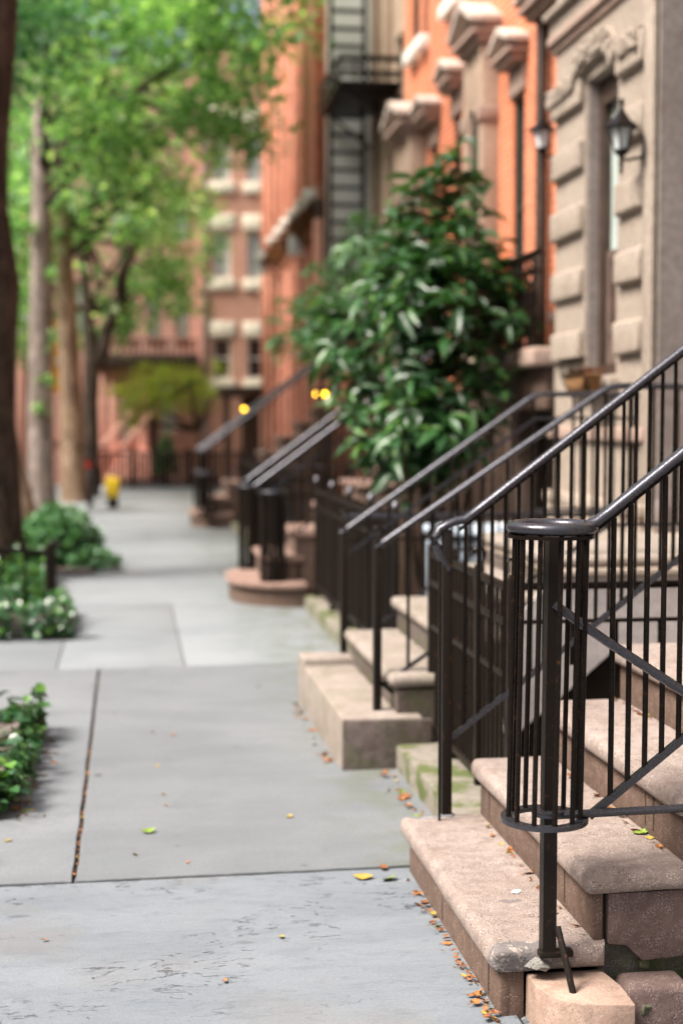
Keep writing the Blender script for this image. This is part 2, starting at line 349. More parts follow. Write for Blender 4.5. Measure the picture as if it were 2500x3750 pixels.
        if any(s.sm): me.set_sharp_from_angle(angle=R(ang))
        o = bpy.data.objects.new(name, me); COL.objects.link(o)
        if parent is not None: o.parent = parent
        else: o.location = o3
        tag(o, **kw); return o

def world_loc(o):
    v = Vector((0, 0, 0))
    while o is not None: v += o.location; o = o.parent
    return v
def tag(o, label=None, cat=None, group=None, kind=None):
    if label: o['label'] = label
    if cat: o['category'] = cat
    if group: o['group'] = group
    if kind: o['kind'] = kind
def thing(name, loc, label, cat, group=None):
    o = bpy.data.objects.new(name, None); COL.objects.link(o); o.location = loc; o.empty_display_size = .1
    tag(o, label, cat, group); return o
def bx(*a, **k): return MB().box(*a, **k)

def fx(Xf):  # wall facing -X : u = y, v = z, d = depth inward (+x)
    return lambda u, v, d: (Xf + d, u, v)
def fy(Yf):  # wall facing -Y : u = x
    return lambda u, v, d: (u, Yf + d, v)

def facade(mb, m, u0, u1, v0, v1, ops, depth, back):
    us = sorted({u0, u1, *[o[0] for o in ops], *[o[1] for o in ops]}); vs = sorted({v0, v1, *[o[2] for o in ops], *[o[3] for o in ops]})
    us = [u for u in us if u0 <= u <= u1]; vs = [v for v in vs if v0 <= v <= v1]
    for i in range(len(us) - 1):
        for j in range(len(vs) - 1):
            cu = (us[i] + us[i + 1]) / 2; cv = (vs[j] + vs[j + 1]) / 2
            if any(o[0] < cu < o[1] and o[2] < cv < o[3] for o in ops): continue
            mb.quad(m(us[i], vs[j], 0), m(us[i + 1], vs[j], 0), m(us[i + 1], vs[j + 1], 0), m(us[i], vs[j + 1], 0))
    for a, b, c, d in ops:
        mb.quad(m(a, c, 0), m(a, d, 0), m(a, d, depth), m(a, c, depth)); mb.quad(m(b, c, 0), m(b, d, 0), m(b, d, depth), m(b, c, depth))
        mb.quad(m(a, c, 0), m(b, c, 0), m(b, c, depth), m(a, c, depth)); mb.quad(m(a, d, 0), m(b, d, 0), m(b, d, depth), m(a, d, depth))
    # ends, roof and back
    mb.quad(m(u0, v0, 0), m(u0, v1, 0), m(u0, v1, back), m(u0, v0, back)); mb.quad(m(u1, v0, 0), m(u1, v1, 0), m(u1, v1, back), m(u1, v0, back))
    mb.quad(m(u0, v1, 0), m(u1, v1, 0), m(u1, v1, back), m(u0, v1, back)); mb.quad(m(u0, v0, back), m(u1, v0, back), m(u1, v1, back), m(u0, v1, back))
    return mb

def window(parent, m, u0, u1, v0, v1, d, fmat, pmat, sill=None, lintel=None, fw=.04, mid=True, so=.05, sh=.08, lh=.14, ext=.05, label=None):
    f = MB(); f.mbox(m, u0, u0 + fw, v0, v1, d, d + .05); f.mbox(m, u1 - fw, u1, v0, v1, d, d + .05)
    f.mbox(m, u0 + fw, u1 - fw, v0, v0 + fw, d, d + .05); f.mbox(m, u0 + fw, u1 - fw, v1 - fw, v1, d, d + .05)
    if mid: f.mbox(m, u0 + fw, u1 - fw, (v0 + v1) / 2 - fw * .4, (v0 + v1) / 2 + fw * .4, d + .002, d + .05)
    w = f.build('window', fmat, parent, label=label)
    MB().mbox(m, u0 + fw * .5, u1 - fw * .5, v0 + fw * .5, v1 - fw * .5, d + .03, d + .038).build('pane', pmat, w)
    if sill: MB().mbox(m, u0 - ext, u1 + ext, v0 - sh, v0 - .002, -so, .04, .008).build('sill', sill, w)
    if lintel: MB().mbox(m, u0 - ext, u1 + ext, v1 + .002, v1 + lh, -so * .6, .04, .008).build('lintel', lintel, w)
    return w

# ------------------------------------------------------------------ leaves
def leaf_mesh(name, centers, dirs, ups, size, aspect, mat, parent=None, fold=.25, curl=.15, rows=1, **kw):
    """centers: base points (n,3); dirs: pointing directions; ups: approximate normals"""
    n = len(centers); d = dirs / (np.linalg.norm(dirs, axis=1, keepdims=True) + 1e-9)
    s = np.cross(d, ups); s /= (np.linalg.norm(s, axis=1, keepdims=True) + 1e-9); u = np.cross(s, d)
    L = size[:, None]; W = L * aspect
    if rows == 1:
        ts = [0, .5, .5, 1, .5]; ws = [0, -.5, .5, 0, 0]; hs = [0, fold * aspect, fold * aspect, -curl, 0]
        faces = [(0, 4, 1), (4, 3, 1), (0, 2, 4), (4, 2, 3)]
    else:
        ts = [0, .25, .25, .25, .6, .6, .6, 1]; ws = [0, -.40, 0, .40, -.46, 0, .46, 0]
        hs = [0, .10, .03, .10, .06, -.02, .06, -curl]
        hs = [h if i in (0, 2, 5, 7) else h + fold * aspect * .5 for i, h in enumerate(hs)]
        faces = [(0, 2, 1), (0, 3, 2), (1, 2, 5, 4), (2, 3, 6, 5), (4, 5, 7), (5, 6, 7)]
    k = len(ts); V = np.empty((n, k, 3))
    for i in range(k): V[:, i] = centers + d * L * ts[i] + s * W * ws[i] + u * L * hs[i]
    F = []; 
    for base in range(0, n * k, k):
        for f in faces: F.append(tuple(base + q for q in f))
    me = bpy.data.meshes.new(name)
    o3 = np.array(world_loc(parent)) if parent is not None else V.reshape(-1, 3).mean(0) * np.array([1, 1, 0]) + np.array([0, 0, V[:, :, 2].min()])
    me.from_pydata((V.reshape(-1, 3) - o3).tolist(), [], F); me.materials.append(mat)
    me.polygons.foreach_set('use_smooth', [True] * len(F)); me.update()
    o = bpy.data.objects.new(name, me); COL.objects.link(o)
    if parent is not None: o.parent = parent
    else: o.location = o3
    tag(o, **kw); return o

def rand_dirs(n, flat=1.):
    d = rng.normal(size=(n, 3)); d[:, 2] *= flat
    return d / np.linalg.norm(d, axis=1, keepdims=True)
def crown(name, parent, blobs, nclus, per, crad, lsize, mat, keep=None, aspect=.6):
    """blobs: (centre, radii, weight): clumps scattered mostly near the blob surface, leaves scattered in clumps"""
    P = []; wts = np.array([b[2] for b in blobs], float); wts /= wts.sum()
    for _ in range(nclus):
        c, r, w = blobs[rng.choice(len(blobs), p=wts)]
        v = rand_dirs(1)[0] * (rng.random() ** .42); p = np.array(c) + v * np.array(r)
        if keep is not None and not keep(p): continue
        m = int(per * rng.uniform(.5, 1.4)); q = rng.normal(size=(m, 3)) * np.array([1, 1, .55]) * crad * rng.uniform(.6, 1.25)
        P.append(p + q)
    P = np.concatenate(P); n = len(P)
    d = rand_dirs(n, .7); d[:, 2] -= .25; u = rand_dirs(n) * .8 + np.array([0, 0, 1.])
    return leaf_mesh(name, P, d, u, rng.uniform(.6, 1.3, n) * lsize, aspect, mat, parent)

def limb(mb, a, b, r0, r1, wob=.12, k=7, n=9):
    a = np.array(a, float); b = np.array(b, float); L = np.linalg.norm(b - a); pts = []
    off = rng.uniform(-1, 1, 3)
    for i in range(k + 1):
        t = i / k; w = np.array(noise.noise_vector(Vector((t * 2.2 + off[0] * 9, off[1] * 9, off[2] * 9)))) * wob * L * math.sin(PI * t)
        pts.append(a + (b - a) * t + w)
    mb.tube(pts, [r0 + (r1 - r0) * i / k for i in range(k + 1)], n=n); return pts

# ------------------------------------------------------------------ the setting
S = dict(kind='structure')
MB().quad((-150, -150, -.14), (150, -150, -.14), (150, 150, -.14), (-150, 150, -.14)).build('ground', M['earth'], loc=(0, 0, -.14), **S)
MB().box(-8.2, -2.13, -60, 31.6, -.139, -.125).build('road', M['asphalt'], **S)
MB().box(-2.13, -2.0, -30, 31, -.138, -.002, .02).build('kerb', M['edging'], **S)
MB().box(-10.6, -8.2, -30, 31, -.138, -.01, .01).build('sidewalk_opposite', M['farslab'], **S)
sw = MB()
sw.cur = 3; sw.box(-2.0, 1.45, -6, 31.4, -.137, -.010)                       # joint bed
def slab(mi, x0, x1, y0, y1, dz=0, bev=.006):
    sw.cur = mi; sw.box(x0 + .003, x1 - .003, y0 + .003, y1 - .003, -.05, dz, bev, 2)
def rough_slab(mi, x0, x1, y0, y1, dz):
    sw.cur = mi; pl = []; ya, yb = max(y0, -1), y1
    def e(x, y): return noise.noise(Vector((x * 5, y * 5, 2))) * .007 + noise.noise(Vector((x * 23, y * 23, 7))) * .0045
    for x in np.linspace(x0, x1, 60)[:-1]: pl.append((x, y0 + .007 + e(x, y0)))
    for y in np.linspace(y0, y1, 60)[:-1]: pl.append((x1 - .006 + e(x1, y) * .6, y))
    for x in np.linspace(x1, x0, 60)[:-1]: pl.append((x, y1 - .004 - abs(e(x, y1 + 3))))
    for y in np.linspace(y1, y0, 60)[:-1]: pl.append((x0 + .006 + e(x0, y) * .6, y))
    sw.prism(pl, ident, -.05, dz, .003, 1)
slab(0, -2.0, .93, -6, 1.0); rough_slab(0, -2.0, .93, 1.01, 4.455, .001)
rough_slab(1, -2.0, -.1772, 4.461, 8.285, .004); rough_slab(1, -.1748, 1.30, 4.460, 8.285, .004)
for y0, y1, xs in ((8.305, 11.2, (-2, -.42, .32, 1.36)), (11.2, 15.2, (-2, 1.40)), (15.2, 20.5, (-2, 1.4)), (20.5, 26, (-2, 1.4)), (26, 31.4, (-2, 1.4))):
    for a, b in zip(xs[:-1], xs[1:]): slab(2, a, b, y0, y1, rng.uniform(-.003, .003))
slab(0, .93, 1.40, -6, 4.452, -.004)
sw.build('sidewalk', [M['bluestone'], M['concrete'], M['farslab'], M['joint']], loc=(0, 0, 0), **S)
MB().box(1.40, 3.6, -6, 31, -.136, -.03).build('paving', M['pavement'], loc=(2.4, 8, -.13), **S)
kb = MB()
kb.box(1.085, 1.40, 4.47, 5.74, -.13, .105, .014); kb.box(1.31, 1.50, 7.42, 10.70, -.13, .10, .014); kb.box(1.31, 1.50, 12.2, 18.4, -.13, .10, .014)
kb.box(1.0, 1.36, 7.215, 7.42, -.13, .17, .014)
kb.jitter(.006, 5).build('stone_kerb', M['kerbstone'], **S)

# ------------------------------------------------------------------ stoops
def tread_slab(x0, x1, y0, y1, z, th=.062, near=True, far=True, jit=.0025):
    """slab with a rounded nose along the front and both ends"""
    bm = bmesh.new(); bmesh.ops.create_cube(bm, size=1)
    for v in bm.verts: v.co = Vector(((x0 + x1) / 2 + v.co.x * (x1 - x0), (y0 + y1) / 2 + v.co.y * (y1 - y0), z - th / 2 + v.co.z * th))
    def on(e, ax, val): return all(abs(v.co[ax] - val) < 1e-6 for v in e.verts)
    es = [e for e in bm.edges if (on(e, 0, x0) or (near and on(e, 1, y0)) or (far and on(e, 1, y1)))]
    bmesh.ops.bevel(bm, geom=es, offset=.026, segments=5, profile=.5, affect='EDGES', clamp_overlap=True)
    bmesh.ops.subdivide_edges(bm, edges=[e for e in bm.edges if e.calc_length() > .12], cuts=6, use_grid_fill=True)
    mb = MB().frombm(bm); 
    return mb.jitter(jit, 14).jitter(jit * .5, 45)

# --- stoop A : the near brownstone stoop
A0 = thing('brownstone_stoop', (1.6, 3.85, 0), 'nearest brownstone stoop with worn rounded treads and a patched front corner', 'stoop', 'stoops along the sidewalk')
NA = 8
for i in range(NA):
    z = .175 + .18 * i; xn = .850 + .232 * i; last = i == NA - 1
    st = tread_slab(xn, xn + (.29 if not last else .30), 3.265, 4.442, z)
    if i == 0:      # broken near corner
        nv = []
        for (x, y, zz) in st.v:
            q = max(0, 1 - math.hypot((x - .86) / .16, (y - 3.265) / .06)); k = noise.noise(Vector((x * 26, y * 26, zz * 26)))
            nv.append((x + .030 * q * (.6 + k), y + .028 * q * (.5 + k), zz - .014 * q * (.6 + k)))
        st.v = nv
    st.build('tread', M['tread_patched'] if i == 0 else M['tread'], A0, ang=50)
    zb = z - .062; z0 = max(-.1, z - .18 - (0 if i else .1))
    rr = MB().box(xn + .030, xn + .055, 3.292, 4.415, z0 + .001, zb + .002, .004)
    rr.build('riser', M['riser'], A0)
    for yj in ((3.40, 3.93), (3.52, 4.30), (3.50, 3.56, 4.1), (3.8,), (3.6,), (), (), ())[i]:
        MB().box(xn + .0285, xn + .034, yj - .0035, yj + .0035, z - .16, z - .066).jitter(.002, 60).build('open_joint', M['joint'], A0)
# stepped side walls
prof = [(.905, -.12)]
for i in range(NA):
    z = .175 + .18 * i; xn = .905 + .232 * i
    prof += [(xn, z - .063), (xn + .232, z - .063)]
prof += [(2.63, prof[-1][1]), (2.63, -.12)]
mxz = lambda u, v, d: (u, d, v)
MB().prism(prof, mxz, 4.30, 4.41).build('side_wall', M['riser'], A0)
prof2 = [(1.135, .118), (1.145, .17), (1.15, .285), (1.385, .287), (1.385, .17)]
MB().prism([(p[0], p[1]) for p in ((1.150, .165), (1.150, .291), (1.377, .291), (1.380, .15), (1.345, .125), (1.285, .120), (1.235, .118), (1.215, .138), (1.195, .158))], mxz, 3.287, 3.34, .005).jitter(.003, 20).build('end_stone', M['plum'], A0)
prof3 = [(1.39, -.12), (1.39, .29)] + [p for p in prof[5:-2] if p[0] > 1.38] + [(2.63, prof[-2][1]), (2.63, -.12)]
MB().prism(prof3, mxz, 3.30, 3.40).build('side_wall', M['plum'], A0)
MB().box(1.14, 1.40, 3.325, 3.40, -.12, .28, .004).build('core_wall', M['mortar'], A0)
MB().box(2.47, 3.2, 3.265, 4.442, 1.20, 1.435, .02).build('landing', M['tread'], A0)
# rounded pink plinth under the first tread
MB().prism([(.945, 3.30), (.945, 3.215), (.957, 3.165), (.985, 3.125), (1.03, 3.10), (1.09, 3.085), (1.145, 3.082), (1.150, 3.19), (1.135, 3.30)],
           lambda u, v, d: (u, v, d), -.12, .103, .006).jitter(.003, 12).build('plinth', M['pink'], A0)
MB().box(.895, .940, 3.293, 3.33, -.12, .112, .004).build('corner_stone', M['riser'], A0)
rb = MB(); rb.box(1.175, 1.335, 3.19, 3.32, -.12, .088, .022, 3); rb.jitter(.014, 9).build('rubble_stone', M['plum'], A0)
rb = MB(); rb.box(1.345, 1.52, 3.17, 3.30, -.12, .07, .02, 3); rb.jitter(.014, 8).build('rubble_stone', M['patch'], A0)
for k in range(40):
    rb = MB(); x = rng.uniform(1.10, 1.42); y = rng.uniform(3.20, 3.325); zz = rng.uniform(-.02, .155) if y > 3.29 else rng.uniform(-.05, .05)
    r = rng.uniform(.008, .022); rb.box(x - r, x + r, y - r * .7, y + r * .7, zz - r, zz + r, r * .5); rb.jitter(.006, 40).build('mortar_crumb', M['mortar'], A0)
cp = MB(); cp.lathe([(.0, .0), (.022, .002), (.030, .012), (.020, .024), (0, .028)], (.966, 3.262, .124), 18); cp.jitter(.010, 55).build('mortar_lump', M['lump'], A0)

# --- railings of stoop A
def hand(mb, pts, w=.021, h=.014):
    mb.tube(pts, 1, n=14, ab=(h, w), up=(0, 0, 1)); return mb
RF = thing('iron_railing', (1.0, 4.42, .175), 'black iron railing on the nearest stoop whose handrail curls down over a plain post', 'railing', 'stoop railings')
zf = lambda x: 1.160 + .757 * (x - 1.105); lf = lambda x: .431 + .745 * (x - 1.022)
pts = [(1.006, 4.42, .965), (.985, 4.42, 1.005), (.966, 4.42, 1.045), (.964, 4.42, 1.075), (.976, 4.42, 1.097), (1.0, 4.42, 1.110), (1.03, 4.42, 1.122), (1.06, 4.42, zf(1.06)), (1.105, 4.42, zf(1.105))] + [(x, 4.42, zf(x)) for x in (1.5, 2.0, 2.62)]
hand(MB(), pts, .019, .014).build('handrail', M['rail'], RF)
MB().tube([(1.04, 4.42, zf(1.04) - .018), (2.62, 4.42, zf(2.62) - .018)], 1, n=8, ab=(.006, .011), up=(0, 0, 1)).build('rail_bar', M['iron'], RF)
MB().tube([(1.005, 4.42, lf(1.005)), (2.62, 4.42, lf(2.62))], 1, n=4, ab=(.0125, .0125), up=(0, .7, .7)).build('bottom_rail', M['rail'], RF)
MB().box(.984, 1.016, 4.404, 4.436, .170, 1.095, .003).build('newel_post', M['ironworn'], RF)
MB().box(.962, .970, 4.36, 4.37, .172, 1.0, .002).build('bar', M['iron'], RF)
MB().lathe([(.030, 0), (.028, .004), (.020, .007)], (1.0, 4.42, .174), 14).build('base_plate', M['patch'], RF)
x = 1.058
while x < 2.6:
    MB().tube([(x, 4.42, lf(x) + .005), (x + .004, 4.42, zf(x) - .020)], .0068, n=8).build('baluster', M['iron'], RF); x += .0435

RN = thing('iron_railing', (.985, 3.25, .175), 'black iron railing of the nearest stoop ending in a round basket newel', 'railing', 'stoop railings')
zn = lambda x: 1.205 + .772 * (x - 1.102); ln = lambda x: .515 + .772 * (x - 1.111)
ring = [(.989 + .092 * math.cos(t), 3.25 + .092 * math.sin(t), 1.192) for t in np.linspace(0, 2 * PI, 40, endpoint=False)]
MB().tube(ring, 1, n=14, closed=True, ab=(.0145, .017), up=(0, 0, 1)).build('ring_cap', M['rail'], RN)
hand(MB(), [(1.075, 3.25, 1.194), (1.098, 3.25, 1.203), (1.13, 3.25, zn(1.13))] + [(x, 3.25, zn(x)) for x in (1.5, 2.0, 2.62)], .019, .014).build('handrail', M['rail'], RN)
MB().tube([(1.10, 3.25, zn(1.10) - .018), (2.62, 3.25, zn(2.62) - .018)], 1, n=8, ab=(.006, .011), up=(0, 0, 1)).build('rail_bar', M['iron'], RN)
def flat_ring(cx, cy, z, r0, r1, h, n=40):
    return MB().lathe([(r0, 0), (r1, 0), (r1, h), (r0, h), (r0, 0)], (cx, cy, z), n, cap=False)
flat_ring(.975, 3.25, .490, .076, .104, .010).build('ring_base', M['rail'], RN)
flat_ring(.986, 3.25, 1.168, .070, .104, .008).build('ring_band', M['iron'], RN)
MB().lathe([(.0, 0), (.038, 0), (.040, .004), (.040, .012), (.022, .014), (0, .014)], (.984, 3.25, .503), 18).build('collar', M['rail'], RN)
MB().tube([(.985, 3.25, .172), (.9865, 3.25, .6), (.995, 3.25, 1.185)], 1, n=4, ab=(.0235, .0235), up=(.7, .7, 0)).build('newel_post', M['ironworn'], RN)
for k in range(11):
    t = 2 * PI * (k + .25) / 11
    MB().tube([(.975 + .085 * math.cos(t), 3.25 + .085 * math.sin(t), .498), (.987 + .085 * math.cos(t), 3.25 + .085 * math.sin(t), 1.18)], .0064, n=8).build('basket_bar', M['iron'], RN)
MB().tube([(1.085, 3.25, ln(1.085)), (2.62, 3.25, ln(2.62))], 1, n=4, ab=(.0125, .0125), up=(0, .7, .7)).build('bottom_rail', M['rail'], RN)
MB().tube([(.99, 3.232, 1.01), (1.11, 3.215, .925), (1.8, 3.16, .47), (2.2, 3.14, .2)], .0115, n=8).build('brace', M['rail'], RN)
MB().tube([(1.0, 3.235, .505), (1.5, 3.225, .515), (2.3, 3.225, .53)], 1, n=10, ab=(.010, .013), up=(0, 0, 1)).build('side_bar', M['rail'], RN)
MB().tube([(1.005, 3.236, .235), (1.010, 3.205, .19), (1.022, 3.165, .10)], .0085, n=8).build('stay_rod', M['ironworn'], RN)
MB().box(.962, 1.045, 3.232, 3.262, .160, .176, .003).build('foot_strap', M['ironworn'], RN)
x = 1.138
while x < 2.6:
    MB().tube([(x, 3.25, ln(x) + .004), (x + .004, 3.25, zn(x) - .020)], .0072, n=8).build('baluster', M['iron'], RN); x += .0425

# --- area fence between the two near stoops
FA = thing('iron_fence', (1.25, 5.2, .1), 'low black iron area fence on the mossy kerb between the two nearest stoops', 'fence', 'iron area fences')
xq = 1.262
for z, t in ((.878, .013), (.758, .012), (.575, .009), (.15, .012)):
    MB().box(xq - .012, xq + .012, 4.62, 5.86, z - t, z + t, .003).build('rail', M['ironworn'], FA)
for z, t in ((.888, .012), (.768, .006)):
    MB().box(xq, 2.62, 4.575, 4.60, z - t, z + t, .003).build('rail', M['iron'], FA)
def scroll(x, y, z, s=.05, flip=1):
    pts = []
    for t in np.linspace(0, 1, 16):
        a = -PI / 2 + t * 4.6; r = s * (1 - .62 * t) * .5
        pts.append((x + flip * r * math.cos(a) * .9, y + .2 * r * math.cos(a), z + s * .55 + r * math.sin(a)))
    return MB().tube(pts, .006, n=6)
for y in (4.60, 5.04, 5.45, 5.86):
    p = MB().box(xq - .016, xq + .016, y - .016, y + .016, .06, .915, .003).build('post', M['ironworn'], FA)
    scroll(xq - .005, y, .915, .075).build('finial', M['iron'], p)
y = 4.66
while y < 5.84:
    if min(abs(y - q) for q in (5.04, 5.45)) > .02:
        MB().tube([(xq, y, .13), (xq, y, .87)], .0075, n=6).build('picket', M['ironworn'], FA)
    y += .062
for x in (1.47, 1.62, 1.78, 1.95, 2.12, 2.3, 2.47):
    MB().box(x - .009, x + .009, 4.58, 4.596, .62, .765, .002).build('picket', M['iron'], FA)

# --- stoop B
B0 = thing('stone_stoop', (1.6, 6.5, 0), 'second stoop with pale worn steps and a rough mottled end block beside the area fence', 'stoop', 'stoops along the sidewalk')
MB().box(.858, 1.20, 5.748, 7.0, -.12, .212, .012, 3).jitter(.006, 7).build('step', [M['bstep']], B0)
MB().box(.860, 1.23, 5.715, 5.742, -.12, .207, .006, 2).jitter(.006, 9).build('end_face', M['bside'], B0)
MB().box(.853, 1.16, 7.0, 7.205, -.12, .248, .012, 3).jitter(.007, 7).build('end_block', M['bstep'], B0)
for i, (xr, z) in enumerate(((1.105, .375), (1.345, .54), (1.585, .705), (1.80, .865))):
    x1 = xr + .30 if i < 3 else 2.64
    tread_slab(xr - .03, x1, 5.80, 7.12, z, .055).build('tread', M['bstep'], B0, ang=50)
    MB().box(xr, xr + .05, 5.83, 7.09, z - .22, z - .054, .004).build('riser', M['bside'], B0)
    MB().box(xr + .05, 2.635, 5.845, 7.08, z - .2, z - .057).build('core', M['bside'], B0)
MB().box(1.79, 2.64, 5.775, 7.10, .775, .812, .010, 3).build('moulding', M['beige'], B0)
MB().prism([(1.78, .775), (2.635, .775), (2.635, .47), (2.05, .47), (1.80, .26), (1.62, .12), (1.56, .12), (1.62, .62)], mxz, 5.79, 5.83).build('side_panel', M['greystucco'], B0)
MB().prism([(1.56, .12), (1.62, .12), (1.80, .26), (2.05, .47), (2.635, .47), (2.635, -.12), (1.56, -.12)], mxz, 5.832, 5.842).build('void_shade_panel', M['dark'], B0)  # flat panel; the shade below the landing is its dark colour
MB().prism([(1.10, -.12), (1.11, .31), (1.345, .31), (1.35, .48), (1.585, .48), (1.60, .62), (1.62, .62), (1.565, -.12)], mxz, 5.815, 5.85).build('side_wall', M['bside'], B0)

def stair_rail(t, Y, x0, z0, x1, z1, x2, drop, mids, sp, rmat='rail', base=None, post_x=None, w=.02, twin=True, balmat='iron'):
    s = (z1 - z0) / (x1 - x0); top = lambda x: z0 + s * (min(x, x1) - x0)
    pts = [(x0 - .035, Y, z0 - .035 * s), ((x0 + x1) / 2, Y, (z0 + z1) / 2), (x1 - .05, Y, z1 - .05 * s)]
    pts += [(x1, Y, z1 - .006), (x1 + .05, Y, z1)]
    if x2 > x1 + .06: pts.append((x2, Y, z1 - .004))
    hand(MB(), pts, w, w * .72).build('handrail', M[rmat], t)
    for m in mids:
        q = [(x0 + .01, Y, z0 - m), (x1, Y, z1 - m)] + ([(x2, Y, z1 - m)] if x2 > x1 + .06 else [])
        MB().tube(q, 1, n=4, ab=(.011, .011), up=(0, .7, .7)).build('mid_rail', M['rail'], t)
    px = post_x if post_x is not None else x0 + .01
    MB().box(px - .017, px + .017, Y - .017, Y + .017, base, z0 + .01, .003).build('newel_post', M['ironworn'], t)
    x = x0 + sp
    while x < x2 - .02:
        MB().tube([(x, Y, top(x) - drop), (x, Y, top(x) - w * .6)], .0078, n=7).build('baluster', M[balmat], t); x += sp
RB1 = thing('iron_railing', (1.05, 5.9, .21), 'black handrail on the near side of the second stoop, running flat over its landing', 'railing', 'stoop railings')
stair_rail(RB1, 5.9, 1.06, .925, 2.05, 1.588, 2.64, .60, (.60,), .108, base=.20, post_x=1.035)
MB().tube([(1.05, 5.9, .33), (1.30, 5.9, .12)], .010, n=6).build('brace', M['iron'], RB1)
scroll(1.035, 5.9, .94, .06).build('finial', M['iron'], RB1)
RB2 = thing('iron_railing', (1.08, 7.15, .21), 'black handrail with a lower parallel bar on the far side of the second stoop', 'railing', 'stoop railings')
stair_rail(RB2, 7.15, 1.10, .888, 2.085, 1.574, 2.64, .60, (.125, .60), .108, base=.22, post_x=1.08)
MB().tube([(1.09, 7.15, .36), (1.34, 7.15, .14)], .010, n=6).build('brace', M['iron'], RB2)
scroll(1.08, 7.15, .93, .06).build('finial', M['iron'], RB2)
# small black steps/ladder-like gate braces are part of the railing above

# --- fence beyond stoop B
FB = thing('iron_fence', (1.4, 8.9, .1), 'dark iron fence along the kerb between the second stoop and the round-stepped stoop', 'fence', 'iron area fences')
xq = 1.40
for z, t in ((.90, .014), (.78, .011), (.18, .012)):
    MB().box(xq - .012, xq + .012, 7.45, 10.66, z - t, z + t, .003).build('rail', M['ironworn'], FB)
MB().box(1.12, 2.98, 7.40, 7.43, .915, .945, .006).build('rail', M['rail'], FB)
MB().box(1.12, 2.98, 7.405, 7.425, .80, .815, .003).build('rail', M['iron'], FB)
for y in (7.42, 8.2, 9.0, 9.8, 10.62):
    p = MB().box(xq - .018, xq + .018, y - .018, y + .018, .05, .96, .003).build('post', M['ironworn'], FB)
    MB().lathe([(0, 0), (.018, .004), (.026, .022), (.018, .042), (.004, .058), (0, .06)], (xq, y, .958), 10).build('finial', M['rail'], p)
y = 7.47
while y < 10.6:
    MB().tube([(xq, y, .15), (xq, y, .94)], .0085, n=6).build('picket', M['ironworn'], FB); y += .075
x = 1.2
while x < 2.95:
    MB().tube([(x, 7.415, -.03), (x, 7.415, .93)], .008, n=6).build('picket', M['ironworn'], FB); x += .085

def basket(t, x, y, z0, z1, r, n=12):
    flat_ring(x, y, z0, r * .2, r, .015, 24).build('ring_base', M['iron'], t)
    MB().tube([(x + r * math.cos(a), y + r * math.sin(a), z1) for a in np.linspace(0, 2 * PI, 24, endpoint=False)], .016, n=8, closed=True).build('ring_cap', M['rail'], t)
    MB().box(x - .02, x + .02, y - .02, y + .02, z0, z1, .003).build('newel_post', M['ironworn'], t)
    for k in range(n):
        a = 2 * PI * k / n
        MB().tube([(x + r * .85 * math.cos(a), y + r * .85 * math.sin(a), z0), (x + r * .85 * math.cos(a), y + r * .85 * math.sin(a), z1)], .010, n=6).build('basket_bar', M['ironworn'], t)
def straight_stoop(nm, lab, y0, y1, x0, n, rise, going, xe, mat, rmat, smat, round_first=None):
    t = thing(nm, ((x0 + xe) / 2, (y0 + y1) / 2, 0), lab, 'stoop', 'stoops along the sidewalk')
    for i in range(n):
        z = rise * (i + 1); xn = x0 + going * i
        if i == 0 and round_first:
            e = round_first; pl = [(xn + .55, y0 - e)]
            pl += [(xn + .55 - .55 * math.sin(a), y0 - e + .55 - .55 * math.cos(a)) for a in np.linspace(.15, PI / 2, 9)]
            pl += [(xn + .55 - .55 * math.cos(a), y1 + e - .55 + .55 * math.sin(a)) for a in np.linspace(0, PI / 2, 9)]
            MB().prism(pl, ident, -.12, z - .05).build('riser', M[rmat], t)
            pl2 = [(x - .03 if x < xn + .5 else x, y + (.03 if y > (y0 + y1) / 2 else -.03)) for x, y in pl]
            MB().prism(pl2, ident, z - .052, z, .018, 3).build('tread', M[mat], t)
            continue
        x1 = xn + going + .06 if i < n - 1 else xe
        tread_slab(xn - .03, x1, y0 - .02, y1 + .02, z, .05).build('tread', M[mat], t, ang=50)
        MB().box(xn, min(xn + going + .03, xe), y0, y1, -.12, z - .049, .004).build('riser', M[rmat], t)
    return t
C0 = straight_stoop('brownstone_stoop', 'reddish brownstone stoop whose rounded bottom step juts onto the sidewalk', 10.95, 11.9, .80, 9, .188, .245, 3.0, 'darktread', 'riser', 'riser', .20)
for Y, lab, xb, yb in ((10.98, 'near railing of the round-stepped stoop, ending in a basket of black bars', 1.10, 10.93), (11.86, 'far railing of the round-stepped stoop, partly hidden behind the basket newel', 1.0, 11.90)):
    t = thing('iron_railing', (xb, yb, .188), lab, 'railing', 'stoop railings')
    stair_rail(t, Y, 1.0, .95, 2.75, 2.24, 3.0, .60, (.12, .60), .05, base=.19, post_x=1.02, w=.026)
    basket(t, xb, yb, .185, .88, .10)

